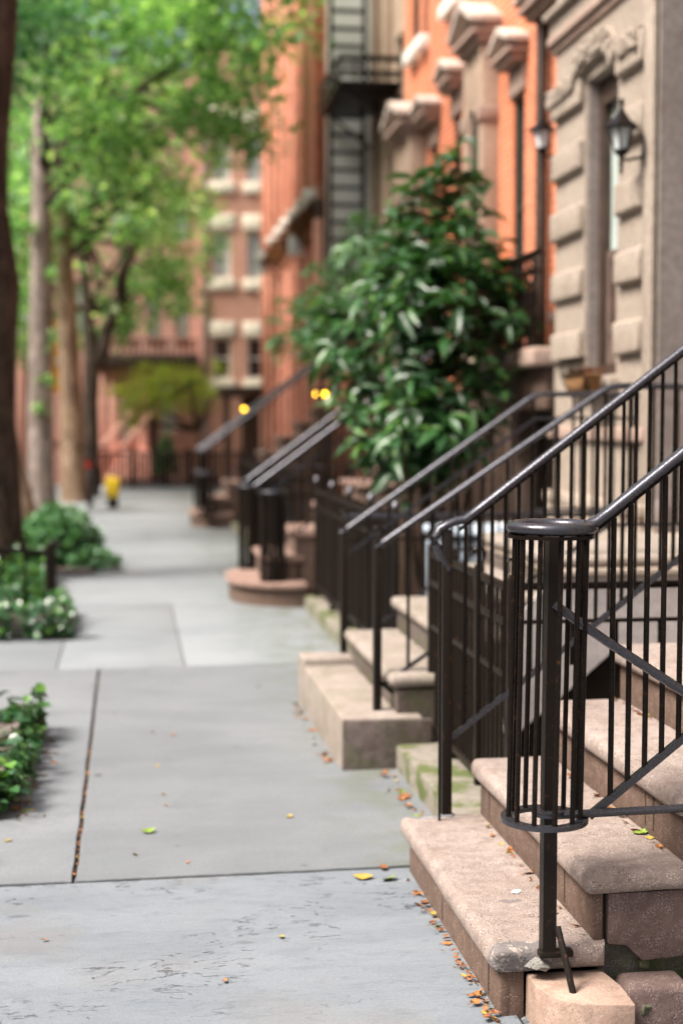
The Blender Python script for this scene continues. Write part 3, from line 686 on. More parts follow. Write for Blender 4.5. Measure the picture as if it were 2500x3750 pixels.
D0 = straight_stoop('brownstone_stoop', 'distant brownstone stoop with pale treads at the dark ironwork', 18.75, 19.8, .82, 8, .2, .24, 2.7, 'darktread', 'riser', 'riser', .12)
for Y, lab in ((18.72, 'long sloping handrail on the near side of the distant stoop'), (19.85, 'handrail on the far side of the distant stoop')):
    t = thing('iron_railing', (1.0, Y, .2), lab, 'railing', 'stoop railings')
    stair_rail(t, Y, .98, 1.03, 2.5, 2.19, 2.7, .65, (.65,), .09, base=.2, post_x=1.0, w=.034)
    basket(t, 1.0, Y - .05, .2, .72, .12, 10)
FC = thing('iron_fence', (1.35, 12.1, .1), 'short dark fence with round finials just beyond the round-stepped stoop', 'fence', 'iron area fences')
for z in (.92, .78, .3): MB().box(1.30, 2.9, 12.12, 12.15, z - .014, z + .014).build('rail', M['ironworn'], FC)
for x in np.arange(1.32, 2.9, .075):
    p = MB().tube([(x, 12.135, .02), (x, 12.135, 1.0)], .010, n=6).build('picket', M['ironworn'], FC)
    MB().lathe([(0, 0), (.022, .02), (.022, .035), (0, .06)], (x, 12.135, .99), 8).build('finial', M['rail'], p)
FD = thing('iron_fence', (1.42, 15.3, .1), 'far dark fence between the round-stepped stoop and the distant stoop', 'fence', 'iron area fences')
for z in (.9, .2): MB().box(1.405, 1.435, 12.3, 18.4, z - .015, z + .015).build('rail', M['ironworn'], FD)
y = 12.35
while y < 18.4: MB().box(1.41, 1.43, y - .011, y + .011, .12, .98).build('picket', M['ironworn'], FD); y += .085

# ------------------------------------------------------------------ houses on the right
# --- house B : beige limestone house with rusticated window jambs
HB = thing('row_house', (3.6, 7.1, 0), 'beige limestone house with blocky window jambs and a carved lintel', 'house')
mB = fx(2.64)
wl = MB()
facade(wl, mB, 4.6, 8.64, -.12, 8.2, [(5.75, 6.93, .865, 4.4), (7.50, 8.05, 1.69, 3.40)], .55, 5)
wl.build('wall', M['beige'], HB)
MB().box(2.655, 3.19, 6.915, 6.9275, .868, 4.39).build('door_jamb', M['mauve'], HB)  # shade of the door recess put into this facing's grey-mauve
MB().box(2.643, 2.70, 6.895, 6.916, .868, 1.03, .004).build('jamb_plinth', M['mauve'], HB)
dr = MB(); dr.box(3.14, 3.185, 5.76, 6.91, .87, 3.4, .01); door = dr.build('door', M['darkwood'], HB)
MB().box(3.125, 3.142, 5.9, 6.3, 1.2, 2.0, .006).build('panel', M['darkwood'], door)
MB().lathe([(0, 0), (.02, .01), (.02, .03), (0, .04)], (3.12, 6.75, 1.8), 10).build('handle', M['rail'], door)
MB().box(2.655, 2.715, 8.035, 8.0495, 1.69, 3.40).build('window_reveal', M['mauve'], HB)  # shaded side of the window opening, its shade put into the colour
MB().box(2.655, 3.18, 7.502, 7.512, 1.69, 3.40).build('window_reveal', M['beige'], HB)
wd = MB(); wd.box(2.715, 2.765, 7.96, 8.035, 1.69, 3.40); wd.box(2.715, 2.765, 7.512, 7.56, 1.69, 3.4); wd.box(2.715, 2.765, 7.56, 7.96, 3.25, 3.40); wd.box(2.715, 2.765, 7.56, 7.96, 1.69, 1.76)
w = wd.build('window', M['darkwood'], HB)
ws = MB(); ws.box(2.74, 2.768, 7.56, 7.96, 2.36, 2.41); ws.box(2.74, 2.768, 7.56, 7.62, 1.76, 2.36); ws.box(2.74, 2.768, 7.90, 7.96, 1.76, 2.36); ws.box(2.745, 2.766, 7.62, 7.90, 1.76, 1.9)
ws.build('sash', M['brownsash'], w)
MB().box(2.766, 2.772, 7.56, 7.96, 2.41, 3.25).build('upper_pane', M['glass_pale'], w)
MB().box(2.769, 2.775, 7.56, 7.96, 1.76, 2.36).build('lower_pane', M['brownsash'], w)
MB().box(2.575, 2.80, 7.45, 8.20, 1.585, 1.685, .02, 3).build('sill', M['beige'], HB)
def rustic(y0, y1, z, h, name='jamb_block'):
    mb = MB(); mb.box(2.598, 2.66, y0, y1, z, z + h, .022, 4)
    mb.jitter(.008, 8).jitter(.005, 30); mb.build(name, M['beige'], HB, ang=60)
for k in range(5): rustic(8.07, 8.63, 1.79 + .372 * k, .175)
for k in range(5): rustic(7.07, 7.46, 1.79 + .372 * k, .175)
MB().box(2.618, 2.66, 6.93, 7.06, .9, 4.4, .01).build('pilaster', M['beige'], HB)
# carved lintel : flat band with a rising arched centre
def lint(y):
    t = (y - 7.83) / .33
    return .15 * math.sqrt(max(0, 1 - t * t)) if abs(t) < 1 else 0
ys = np.linspace(7.09, 8.66, 60); mb = MB()
for a, b in zip(ys[:-1], ys[1:]):
    ra, rb_ = lint(a), lint(b)
    for d, s in ((2.565, 1),):
        q = [(a, 3.36 + ra * .8), (b, 3.36 + rb_ * .8), (b, 3.465 + rb_ * 1.15), (a, 3.465 + ra * 1.15)]
        mb.prism(q, mB, -.045, .02)
lt = mb.build('carved_lintel', M['beige'], HB)
mb = MB()
for k in range(420):
    y = rng.uniform(7.10, 8.65); r = lint(y); z = rng.uniform(3.37 + r * .85, 3.455 + r * 1.15); q = rng.uniform(.007, .018)
    mb.box(2.582 - q * .7, 2.60, y - q, y + q, z - q, z + q, q * .6)
mb.jitter(.006, 30).build('carved_leaves', M['beige'], lt)
for z0, z1, x0 in ((3.70, 3.745, 2.615), (3.745, 3.80, 2.585), (3.80, 3.90, 2.60), (3.90, 3.94, 2.555)):
    MB().box(x0, 2.65, 6.98, 8.67, z0, z1 - .001, .008).build('string_course', M['brown_trim'] if z0 < 3.75 else M['beige'], HB)
MB().box(2.60, 2.65, 7.0, 8.66, 1.325, 1.40, .012).build('moulding', M['brown_trim'], HB)
MB().box(2.585, 2.65, 7.0, 8.66, -.12, .93, .02).build('base_plinth', M['beige'], HB)
MB().box(2.575, 2.66, 6.98, 8.67, .93, 1.0, .015).build('base_plinth', M['beige'], HB)
# --- house A behind the nearest stoop (mostly outside the picture)
HA = thing('row_house', (4.6, 2.5, 0), 'plain brownstone house wall that the nearest stoop climbs to, at the right edge', 'house')
wl = MB(); facade(wl, fx(2.642), -1.5, 4.595, -.12, 8.2, [(3.35, 4.3, 1.435, 3.9), (.9, 1.7, 1.9, 3.7)], .4, 5); wl.build('wall', M['mauve'], HA)
MB().box(3.03, 3.05, 3.36, 4.29, 1.44, 3.89).build('door', M['darkwood'], HA)
window(HA, fx(2.642), .9, 1.7, 1.9, 3.7, .15, M['darkwood'], M['glass'], M['beige'], M['beige'])

# --- wall lanterns
def lantern(name, x, y, z, s, lab, gmat, wallx, q=1.24):
    t = thing(name, (x, y, z), lab, 'lantern', 'wall lanterns on the houses')
    n = 6
    MB().lathe([(0, .30 * s * .78), (.012 * s * q, .29 * s * .78), (.007 * s * q, .275 * s * .78), (.015 * s * q, .262 * s * .78), (.006 * s * q, .25 * s * .78), (.010 * s * q, .235 * s * .78), (.012 * s * q, .21 * s * .78)], (x, y, z), 10).build('finial', M['iron'], t)
    MB().lathe([(.012 * s * q, .215 * s * .78), (.025 * s * q, .19 * s * .78), (.045 * s * q, .145 * s * .78), (.075 * s * q, .11 * s * .78), (.082 * s * q, .10 * s * .78), (.082 * s * q, .092 * s * .78), (.05 * s * q, .092 * s * .78)], (x, y, z), n).build('lamp_hood', M['iron'], t)
    MB().lathe([(.052 * s * q, .09 * s * .78), (.030 * s * q, -.055 * s * .78)], (x, y, z), n).build('lamp_glass', gmat, t)
    fr = MB()
    for k in range(n):
        a = 2 * PI * k / n
        fr.tube([(x + .054 * s * q * math.cos(a), y + .054 * s * q * math.sin(a), z + .072 * s), (x + .031 * s * q * math.cos(a), y + .031 * s * q * math.sin(a), z - .044 * s)], .0045 * s, n=5)
    fr.build('frame', M['iron'], t)
    MB().lathe([(.034 * s * q, -.052 * s * .78), (.036 * s * q, -.062 * s * .78), (.022 * s * q, -.088 * s * .78), (.010 * s * q, -.10 * s * .78), (.008 * s * q, -.13 * s * .78), (.012 * s * q, -.15 * s * .78), (.006 * s * q, -.17 * s * .78), (.009 * s * q, -.20 * s * .78), (.003 * s * q, -.225 * s * .78)], (x, y, z), 10).build('lamp_base', M['iron'], t)
    MB().tube([(x, y, z - .09 * s), (x + .04 * s, y, z - .095 * s), ((x + wallx) / 2, y, z - .085 * s), (wallx - .02 * s, y, z - .075 * s), (wallx, y, z - .06 * s)], .0085 * s, n=8).build('bracket', M['iron'], t)
    pl = MB(); pl.prism([(y - .018 * s, z - .13 * s), (y + .018 * s, z - .13 * s), (y + .03 * s, z - .06 * s), (y + .015 * s, z + .03 * s), (y, z + .05 * s), (y - .015 * s, z + .03 * s), (y - .03 * s, z - .06 * s)], lambda u, v, d: (d, u, v), wallx - .03 * s, wallx + .004, .006 * s)
    pl.build('wall_plate', M['iron'], t); return t
lantern('wall_lantern', 2.50, 7.05, 2.86, .95, 'black wall lantern with tapered glass on the beige house beside its window', M['lampglass'], 2.645)
lantern('wall_lantern', 2.66, 9.0, 3.235, .95, 'wall lantern with bright white glass at the end of the orange brick wall', M['lampbright'], 2.9)

# --- planter basket on the sill
pb = thing('wire_basket', (2.56, 7.92, 1.60), 'wire window basket lined with orange-brown coconut fibre on the beige sill', 'planter')
pr = [(u, v) for u, v in ((7.62, 1.60), (8.10, 1.60), (8.20, 1.70), (8.24, 1.78), (7.56, 1.78), (7.58, 1.70))]
MB().prism([(7.50, 1.60), (7.76, 1.60), (7.82, 1.69), (7.44, 1.69)], mB, -.20, -.09, .015).jitter(.006, 20).build('liner', M['coir'], pb)
wf = MB()
for u in np.linspace(7.42, 7.84, 9): wf.tube([(2.43, u, 1.78), (2.425, .97 * u + .03 * 7.6, 1.70), (2.47, .90 * u + .10 * 7.6, 1.595)], .0045, n=5)
for z, e in ((1.78, .22), (1.69, .20)): wf.tube([(2.43, 7.63 - e, z), (2.43, 7.63 + e, z)], .005, n=5); wf.tube([(2.43, 7.63 + e, z), (2.58, 7.63 + e, z)], .005, n=5)
wf.build('wire_frame', M['iron'], pb)
n = 60; leaf_mesh('dry_foliage', np.stack([rng.uniform(2.45, 2.56, n), rng.uniform(7.46, 7.80, n), np.full(n, 1.685)], 1), rand_dirs(n) * .5 + np.array([0, 0, 1.]), rand_dirs(n), rng.uniform(.03, .065, n), .35, M['leaf_red'], pb)

# --- house C : orange brick house with pedimented brownstone trim
HC = thing('brick_house', (4.5, 11.3, 0), 'orange-red brick house with pedimented brownstone door surround, nearest beyond the beige house', 'house', 'brick row houses')
mC = fx(3.0)
opsC = [(10.63, 10.95, 2.2, 3.95), (11.5, 11.9, 1.7, 4.08), (9.25, 9.8, 2.2, 4.06), (12.70, 13.0, 2.2, 4.22), (13.70, 13.98, 2.2, 4.12), (12.66, 13.2, 5.3, 7.0), (10.3, 11, 5.3, 7.0), (8.9, 9.5, 5.3, 7)]
wl = MB(); facade(wl, mC, 8.645, 14.1, -.12, 8.6, opsC, .22, 4); wl.build('wall', M['brick'], HC)
window(HC, mC, 10.63, 10.95, 2.2, 3.95, .02, M['darkgreen'], M['glass'], M['brown_trim'], M['brown_trim'], lh=.2)
window(HC, mC, 9.25, 9.8, 2.2, 4.06, .02, M['darkgreen'], M['glass'], M['brown_trim'], M['brown_trim'], lh=.2)
for a, b, c in ((12.70, 13.0, 4.22), (13.70, 13.98, 4.12)): window(HC, mC, a, b, 2.2, c, .02, M['darkgreen'], M['glass'], M['brown_trim'], M['brown_trim'], lh=.2)
for a, b in ((12.66, 13.2), (10.3, 11.0), (8.9, 9.5)): window(HC, mC, a, b, 5.3, 7.0, .02, M['darkgreen'], M['glass'], M['pale'], M['cream'], sh=.13, so=.10, ext=.08)
def pediment(par, m, uc, hw, z, proj, rise, th=.10):
    mb = MB()
    mb.mbox(m, uc - hw, uc + hw, z, z + th * .55, -proj * .75, .02, .008); mb.mbox(m, uc - hw - .03, uc + hw + .03, z + th * .55 + .001, z + th, -proj, .02, .010)
    b = z + th + .001
    mb.prism([(uc - hw - .03, b), (uc + hw + .03, b), (uc + hw + .03, b + th * .55), (uc, b + rise + th * .55), (uc - hw - .03, b + th * .55)], m, -proj * .55, .02, .006)
    c = mb.build('pediment', M['brown_trim'], par)
    mb = MB()
    for sgn in (-1, 1):
        mb.prism([(uc + sgn * (hw + .06), b + th * .35), (uc, b + rise + th * .35), (uc, b + rise + th * 1.05), (uc + sgn * (hw + .06), b + th * .95)], m, -proj * 1.1, .02, .008)
    mb.build('raking_cornice', M['trim_light'], c); return c
def surround(par, m, u0, u1, o0, o1, z0, z1, proj):
    mb = MB(); mb.mbox(m, u0, o0, z0, z1, -proj, .03, .01); mb.mbox(m, o1, u1, z0, z1, -proj, .03, .01); mb.mbox(m, o0, o1, z1 - .48, z1, -proj + .02, .03, .01)
    mb.build('door_surround', M['tan'], par)
    for q in (u0 - .02, o1 + .01): MB().mbox(m, q, q + (o0 - u0) + .01, z1 - .62, z1 - .5, -proj - .03, .02, .008).build('capital', M['brown_trim'], par)
    d = MB().mbox(m, o0, o1, z0, z1 - .48, -proj + .05, .05).build('door', M['darkwood'], par)
    MB().mbox(m, o0 + .12, o1 - .12, z0 + 1.2, z1 - .65, -proj + .04, -proj + .049).build('pane', M['glass'], d)
surround(HC, mC, 11.39, 12.02, 11.48, 11.92, 1.70, 4.495, .15)
pediment(HC, mC, 11.70, .36, 4.50, .25, .20)
pediment(HC, mC, 10.79, .235, 4.16, .17, .11, .09)
pediment(HC, mC, 12.85, .22, 4.43, .17, .11, .09)
pediment(HC, mC, 13.82, .24, 4.33, .19, .10, .09)
pediment(HC, mC, 9.55, .5, 4.28, .22, .12, .09)
for z0, z1, p in ((8.2, 8.35, .10), (8.35, 8.6, .28)): MB().mbox(mC, 8.66, 14.09, z0, z1 - .001, -p, .02, .01).build('cornice', M['brown_trim'], HC)
MB().mbox(mC, 8.66, 14.09, -.12, 1.62, -.05, .02, .01).build('basement_wall', M['darkstone'], HC)  # shade behind the laurel is put into this wall's dark colour
MB().tube([(2.93, 9.94, 0), (2.93, 9.94, 8.2)], .045, n=10).build('downpipe', M['darkwood'], HC)
# iron balcony on its brownstone ledge
bal = thing('iron_balcony', (2.8, 9.6, 1.9), 'ornate black iron balcony in front of the orange brick, beside the laurel', 'balcony')
MB().box(2.52, 3.0, 8.72, 10.72, 1.78, 1.90, .02, 3).build('ledge', M['brown_trim'], bal)
MB().box(2.62, 3.0, 8.78, 10.62, 1.50, 1.781, .02, 3).build('ledge_bracket', M['riser'], bal)
for z in (2.02, 2.38, 2.50):
    r = .014 if z < 2.5 else .022
    MB().tube([(3.0, 10.66, z), (2.58, 10.66, z), (2.56, 10.62, z), (2.56, 8.74, z)], r, n=6).build('rail', M['iron'], bal)
for i, (x, y) in enumerate([(2.56, yy) for yy in np.arange(8.85, 10.7, .13)] + [(xx, 10.66) for xx in (2.68, 2.82, 2.94)]):
    mb = MB(); mb.lathe([(.012, 0), (.012, .10), (.030, .17), (.014, .24), (.028, .31), (.012, .40), (.012, .60)], (x, y, 1.90), 8); mb.build('baluster', M['iron'], bal)
for y in np.arange(8.9, 10.65, .13):
    for z in (1.96, 2.44): MB().tube([(2.56, y + .05 * math.cos(a), z + .04 * math.sin(a)) for a in np.linspace(0, 2 * PI, 10, endpoint=False)], .008, n=5, closed=True).build('scroll', M['iron'], bal)

# --- house D
HD = thing('brick_house', (4.5, 14.6, 0), 'second orange-red brick house, with a grey pedimented door hood beside the tan wall', 'house', 'brick row houses')
opsD = [(14.36, 14.86, 1.9, 3.9), (14.2, 14.42, 5.3, 7), (14.62, 14.98, 5.3, 7)]
wl = MB(); facade(wl, mC, 14.105, 15.4, -.12, 8.6, opsD, .22, 4); wl.build('wall', M['brick'], HD)
surround(HD, mC, 14.22, 15.0, 14.36, 14.86, 1.9, 4.34, .18)
pediment(HD, mC, 14.61, .42, 4.345, .30, .17)
for a, b in ((14.2, 14.42), (14.62, 14.98)): window(HD, mC, a, b, 5.3, 7.0, .02, M['darkgreen'], M['glass'], M['pale'], M['cream'], sh=.13, so=.10, ext=.05)
MB().mbox(mC, 14.11, 15.39, 8.3, 8.6, -.25, .02, .01).build('cornice', M['brown_trim'], HD)

# --- tan house with fire escape
HT = thing('tan_house', (5.4, 17.5, 0), 'set-back tan stone house behind the fire escape', 'house')
opsT = [(15.9, 16.5, 1.5, 3.4), (17.2, 17.9, 1.5, 3.4), (15.9, 16.5, 4.2, 6.2), (17.2, 17.9, 4.2, 6.2), (15.9, 16.5, 7, 8.8), (17.2, 17.9, 7, 8.8)]
wl = MB(); facade(wl, fx(3.4), 15.405, 19.6, -.12, 10, opsT, .2, 4); wl.build('wall', M['tan'], HT)
for a, b, c, d in opsT: window(HT, fx(3.4), a, b, c, d, .1, M['brownsash'], M['glass'], M['tan'], M['tan'])
for y in (15.46, 16.8, 18.3, 19.2): MB().box(3.30, 3.42, y, y + .22, -.1, 9.9, .02).build('pilaster', M['tan'], HT)
FE = thing('fire_escape', (3.0, 19.1, 3.2), 'black iron fire escape with a balcony and steep stair against white siding', 'fire escape')
for z in (5.58, 8.4):
    MB().box(2.60, 3.40, 17.6, 19.5, z, z + .05, .004).build('platform', M['iron'], FE)
    for q in (.14, .33): MB().tube([(3.40, 17.6, z + q), (2.61, 17.6, z + q), (2.61, 19.5, z + q)], .036, n=6).build('guard_rail', M['iron'], FE)
    for x, y in [(2.61, yy) for yy in np.arange(17.62, 19.5, .3)] + [(xx, 17.6) for xx in (2.8, 3.0, 3.2, 3.38)]:
        MB().box(x - .010, x + .010, y - .010, y + .010, z, z + .33).build('guard_bar', M['iron'], FE)
    for y in (17.75, 19.3): MB().tube([(3.39, y, z - .55), (2.7, y, z)], .02, n=6).build('bracket', M['iron'], FE)
for x in (2.74, 3.20): MB().tube([(x, 19.46, 3.25), (x, 19.2, 8.65)], 1, n=4, ab=(.03, .03)).build('stringer', M['iron'], FE)
for k in range(22):
    z = 3.4 + .235 * k; y = 19.45 - .048 * (z - 3.25)
    MB().box(2.76, 3.18, y - .035, y + .035, z, z + .045).build('rung', M['ironworn'], FE)
for y in (18.0, 18.8): MB().tube([(2.64, 19.2, 3.3), (2.62, 19.3, 5.55)], .022, n=6).build('drop_ladder_rail', M['iron'], FE)

# --- house E : red painted house with pilasters
HE = thing('red_house', (4.8, 23.6, 0), 'salmon-red house with tall vertical pilasters and a bracketed cornice', 'house')
opsE = [(y, y + .6, z, z + 1.5) for y in (20.2, 21.9, 23.6, 25.3, 26.8) for z in (5.3, 7.7)] + [(y, y + .6, 2.2, 3.9) for y in (21.0, 23.6, 25.3)]
wl = MB(); facade(wl, fx(2.7), 19.605, 28, -.12, 11, opsE, .15, 4); wl.build('wall', M['redpaint'], HE)
for a, b, c, d in opsE: window(HE, fx(2.7), a, b, c, d, .06, M['redpaint'], M['glass'], M['redpaint'])
for y in np.arange(19.62, 28, .56):  # pilasters alternate between deep red and pale salmon
    MB().box(2.55, 2.71, y, y + .17, .9, 4.21, .02).build('pilaster', M['reddark'] if int(round((y - 19.62) / .56)) % 2 else M['palepink'], HE)
    MB().box(2.56, 2.71, y + .02, y + .16, 4.7, 10.9, .02).build('pilaster', M['palepink'] if int(round((y - 19.62) / .56)) % 2 else M['reddark'], HE)
MB().box(2.52, 2.72, 19.61, 27.9, 4.40, 4.48, .02).build('cornice', M['riser'], HE)
MB().box(2.60, 2.72, 19.61, 27.9, 4.22, 4.399, .02).build('cornice', M['riser'], HE)
for y in (19.75, 20.7, 21.7, 22.7, 23.8, 25.0): MB().box(2.42, 2.62, y, y + .22, 4.482, 4.64, .05).build('cornice_block', M['pale'], HE)
MB().box(2.72, 3.36, 19.585, 19.603, 2.6, 9.5).build('siding', M['siding'], HE)
for y, z in ((20.8, 4.0), ): MB().box(2.36, 2.75, y, y + .35, z - .14, z + .14, .03).build('air_conditioner', M['white'], HE)
MB().box(2.55, 2.72, 19.61, 27.9, -.12, .85, .02).build('basement_wall', M['riser'], HE)
n = 900; yv = rng.uniform(19.7, 25.2, n); leaf_mesh('hanging_vine', np.stack([rng.uniform(2.38, 2.6, n), yv, 4.38 - np.abs(rng.normal(0, .22, n))], 1), rand_dirs(n) + np.array([0, 0, -.7]), rand_dirs(n), rng.uniform(.06, .12, n), .6, M['leaf_red'], HE)
PO = thing('porch', (2.3, 27.6, 0), 'dark brown recessed porch at the end of the salmon-red house, lit by a yellow lamp', 'porch')
MB().box(1.75, 2.55, 27.2, 28.2, 1.85, 2.05, .02).build('roof', M['darkwood'], PO)
MB().box(2.2, 2.55, 27.9, 28.1, -.12, 1.849, .01).build('wall', M['riser'], PO)
MB().box(1.80, 1.92, 27.25, 27.4, -.1, 1.849, .01).build('post', M['darkwood'], PO)

# --- glowing door lamps
def glow(x, y, z, lab, wallx):
    t = thing('door_lamp', (x, y, z), lab, 'lamp', 'glowing yellow door lamps')
    MB().lathe([(0, -.03), (.022, -.018), (.03, 0), (.022, .018), (0, .03)], (x, y, z), 12).build('bulb', M['glow'], t)
    MB().lathe([(.012, .02), (.03, .03), (.035, .05), (0, .08)], (x, y, z), 10).build('lamp_cap', M['iron'], t)
    MB().tube([(x, y, z + .07), ((x + wallx) / 2, y, z + .10), (wallx, y, z + .05)], .008, n=6).build('bracket', M['iron'], t)
glow(2.17, 27.0, 1.62, 'single yellow lamp glowing in the dark porch below the sloping handrail', 2.55)
glow(2.44, 18.5, 1.76, 'left one of two yellow lamps glowing side by side left of the laurel', 2.7)
glow(2.61, 18.9, 1.77, 'right and fainter one of two yellow lamps glowing side by side left of the laurel', 2.7)

# --- houses closing the street
HF = thing('brick_house', (3.6, 35, 0), 'red brick house with cream lintels and sills facing down the street', 'house', 'brick row houses')
mF = fy(33)
opsF = [(1.93, 2.37, z, z + h) for z, h in ((2.35, .97), (4.66, 1.12), (6.88, 1.35))] + [(2.72, 3.18, z, z + h) for z, h in ((2.35, .97), (4.66, 1.12), (6.88, 1.35))]
opsF += [(3.6, 4.05, z, z + h) for z, h in ((4.66, 1.12), (6.88, 1.35))]
wl = MB(); facade(wl, mF, 1.71, 5.5, -.12, 10, opsF, .2, 5); wl.build('wall', M['brick_far'], HF)
for a, b, c, d in opsF: window(HF, mF, a, b, c, d, .10, M['pale'], M['glass_pale'] if c > 2.5 else M['glass'], M['cream'], M['cream'], fw=.06, sh=.26, lh=.36, ext=.09, so=.06)
MB().box(1.70, 1.80, 32.93, 33.0, -.1, 9.8, .01).build('downpipe', M['bark_grey'], HF)
HG = thing('brick_house', (-2, 36, 0), 'weathered reddish house behind the trees with a dark iron gallery above its doors', 'house', 'brick row houses')
mG = fy(33.4)
opsG = [(-.9, -.5, 1.25, 2.3), (-.28, .12, .9, 1.95), (.75, 1.1, 1.1, 2.3), (-2.2, -1.7, 1.0, 2.4), (.45, .75, 3.3, 4.6), (1.1, 1.4, 3.3, 4.6), (-.3, .1, 3.3, 4.6), (-1.4, -1, 3.3, 4.6), (-2.6, -2.1, 3.3, 4.6), (-.3, .1, 5.5, 7), (1, 1.4, 5.5, 7), (-1.6, -1.2, 5.5, 7), (-2.8, -2.3, 5.5, 7)]
wl = MB(); facade(wl, mG, -7, 1.70, -.12, 9.5, opsG, .2, 5); wl.build('wall', M['brick_dull'], HG)
for i, (a, b, c, d) in enumerate(opsG): window(HG, mG, a, b, c, d, .1, M['pale'] if i < 3 else M['darkgreen'], M['white'] if i < 2 else (M['glass_pale'] if i % 3 else M['glass']), M['pinkwall'])
for x in (-.72, -.45, .25): MB().box(x, x + .22, 33.2, 33.4, -.1, 2.6, .03).build('pilaster', M['pinkwall'], HG)
MB().box(-3.2, -2.35, 33.25, 33.39, 0, 3.0, .03).build('arched_bay', M['pinkwall'], HG)
gl = MB().box(-.75, 1.6, 32.6, 33.38, 2.62, 2.90, .02).build('gallery', M['darkwood'], HG)
for x in np.arange(-.73, 1.6, .14): MB().box(x, x + .025, 32.6, 32.625, 2.901, 3.2).build('gallery_bar', M['iron'], gl)
MB().box(-.75, 1.6, 32.59, 32.63, 3.201, 3.24).build('gallery_rail', M['iron'], gl)
for x0, x1, z1 in ((-.5, .25, 1.75), ):
    MB().tube([(x0 - .2, 32.2, .75), (x1, 33.2, z1)], .04, n=6).build('stair_rail', M['pinkwall'], HG)
    MB().tube([(x0 + .3, 32.2, .75), (x1 + .45, 33.2, z1)], .04, n=6).build('stair_rail', M['pinkwall'], HG)
for k in range(5): MB().box(-.55 + .1 * k, .5, 31.9 + .24 * k, 33.38, -.1, .14 * (k + 1) - .003 * k, .01).build('stair_step', M['pinkwall'], HG)
MB().box(.28, .62, 33.3, 33.39, .6, 2.3, .02).build('door', M['darkwood'], HG)
HH = thing('brick_house', (-12, 12, 0), 'long red brick row house across the roadway, left beyond the trees', 'house', 'brick row houses')
mH = lambda u, v, d: (-10.6 - d, u, v)
opsH = [(y, y + .9, z, z + 1.6) for y in np.arange(-8, 30, 2.4) for z in (1.2, 4.1, 7.0)]
wl = MB(); facade(wl, mH, -10, 31, -.12, 9.5, opsH, .2, 5); wl.build('wall', M['brick_far'], HH)
for a, b, c, d in opsH[:]: window(HH, mH, a, b, c, d, .1, M['pale'], M['glass'], M['cream'], M['cream'], mid=True)

FZ = thing('iron_fence', (.9, 30.2, 0), 'dark iron fence across the far end of the sidewalk', 'fence', 'iron area fences')
for z in (.70, .12): MB().box(-1.0, 2.4, 30.18, 30.22, z - .02, z + .02).build('rail', M['rail'], FZ)
for x in np.arange(-.98, 2.4, .085): MB().box(x - .024, x + .024, 30.185, 30.215, -.02, .74).build('picket', M['ironworn'], FZ)
for x in (-1, .1, 1.25, 2.4): MB().box(x - .05, x + .05, 30.15, 30.25, -.02, .82, .01).build('post', M['iron'], FZ)

# ------------------------------------------------------------------ plants
def laurel(name, lab, root, blobs, nw, lsize, mat, keep=None, stems=10, nl=(5, 9)):
    t = thing(name, root, lab, 'shrub'); C = []; D = []; U = []; SZ = []; tips = []
    wts = np.array([b[2] for b in blobs], float); wts /= wts.sum()
    while len(tips) < nw:
        c, r, w = blobs[rng.choice(len(blobs), p=wts)]
        v = rand_dirs(1)[0] * (rng.random() ** .38); p = np.array(c) + v * np.array(r)
        if keep is not None and not keep(p): continue
        ax = v * .7 + np.array([-.15, -.1, 1.05]) + rng.normal(0, .25, 3); ax /= np.linalg.norm(ax); tips.append((p, ax))
        a = np.cross(ax, [0, 0, 1.]) if abs(ax[2]) < .95 else np.array([1., 0, 0]); a /= np.linalg.norm(a); b = np.cross(ax, a)
        m = rng.integers(*nl); sc_w = rng.uniform(.75, 1.15); ph = rng.random() * 6.28
        for k in range(m):
            an = ph + 2 * PI * k / m + rng.normal(0, .2); rd = a * math.cos(an) + b * math.sin(an)
            el = rng.uniform(-.45, .42); C.append(p - ax * .02 * k); D.append(rd + ax * el); U.append(ax + rd * -el * .5 + rng.normal(0, .18, 3)); SZ.append(lsize * rng.uniform(.5, 1.3) * sc_w)
    leaf_mesh('foliage', np.array(C), np.array(D), np.array(U), np.array(SZ), .34, mat, t, fold=.28, curl=.14, rows=2)
    mb = MB(); 
    for k in range(stems):
        p, ax = tips[rng.integers(len(tips))]; limb(mb, np.array(root) + rng.normal(0, .06, 3) * [1, 1, 0], p, .022, .006, .10, 6, 6)
    for p, ax in tips[::3]: mb.tube([p - ax * .22 + rng.normal(0, .02, 3), p], [.006, .004], n=5)
    mb.build('stem', M['twig'], t); return t
laurel('laurel_shrub', 'tall glossy dark green laurel with broad leaves between the second stoop and the round-stepped stoop', (2.05, 9.35, -.03),
       [((2.10, 9.3, 2.0), (.55, .55, .66), 3.2), ((2.12, 9.7, 2.70), (.36, .4, .55), 1.6), ((1.68, 9.9, 2.05), (.34, .5, .5), .9), ((1.88, 9.25, 1.38), (.46, .45, .38), 3.2), ((1.95, 9.6, 2.5), (.36, .4, .36), .8), ((1.56, 9.9, 1.70), (.26, .4, .30), .6), ((1.44, 10.1, 2.0), (.22, .4, .30), .35), ((2.25, 9.6, 3.1), (.2, .25, .32), .35), ((2.55, 9.5, 2.2), (.22, .3, .5), .5), ((2.0, 9.3, 2.35), (.5, .4, .4), 1.4)], 430, .18, M['leaf_laurel'], keep=lambda p: not (1.5 < p[2] < 1.82 and p[0] < 1.42), stems=16)
laurel('bushy_shrub', 'softer light green shrub growing behind the laurel beside the far handrails', (1.9, 14.3, -.03),
       [((1.95, 14.0, 2.55), (.42, .7, .55), 2), ((1.80, 15, 2.45), (.45, .8, .45), 1.0), ((2.25, 13.6, 3.0), (.3, .5, .5), 1)], 150, .15, M['leaf_bush'], keep=lambda p: p[2] > 1.98 or p[0] > 2.2, stems=8)

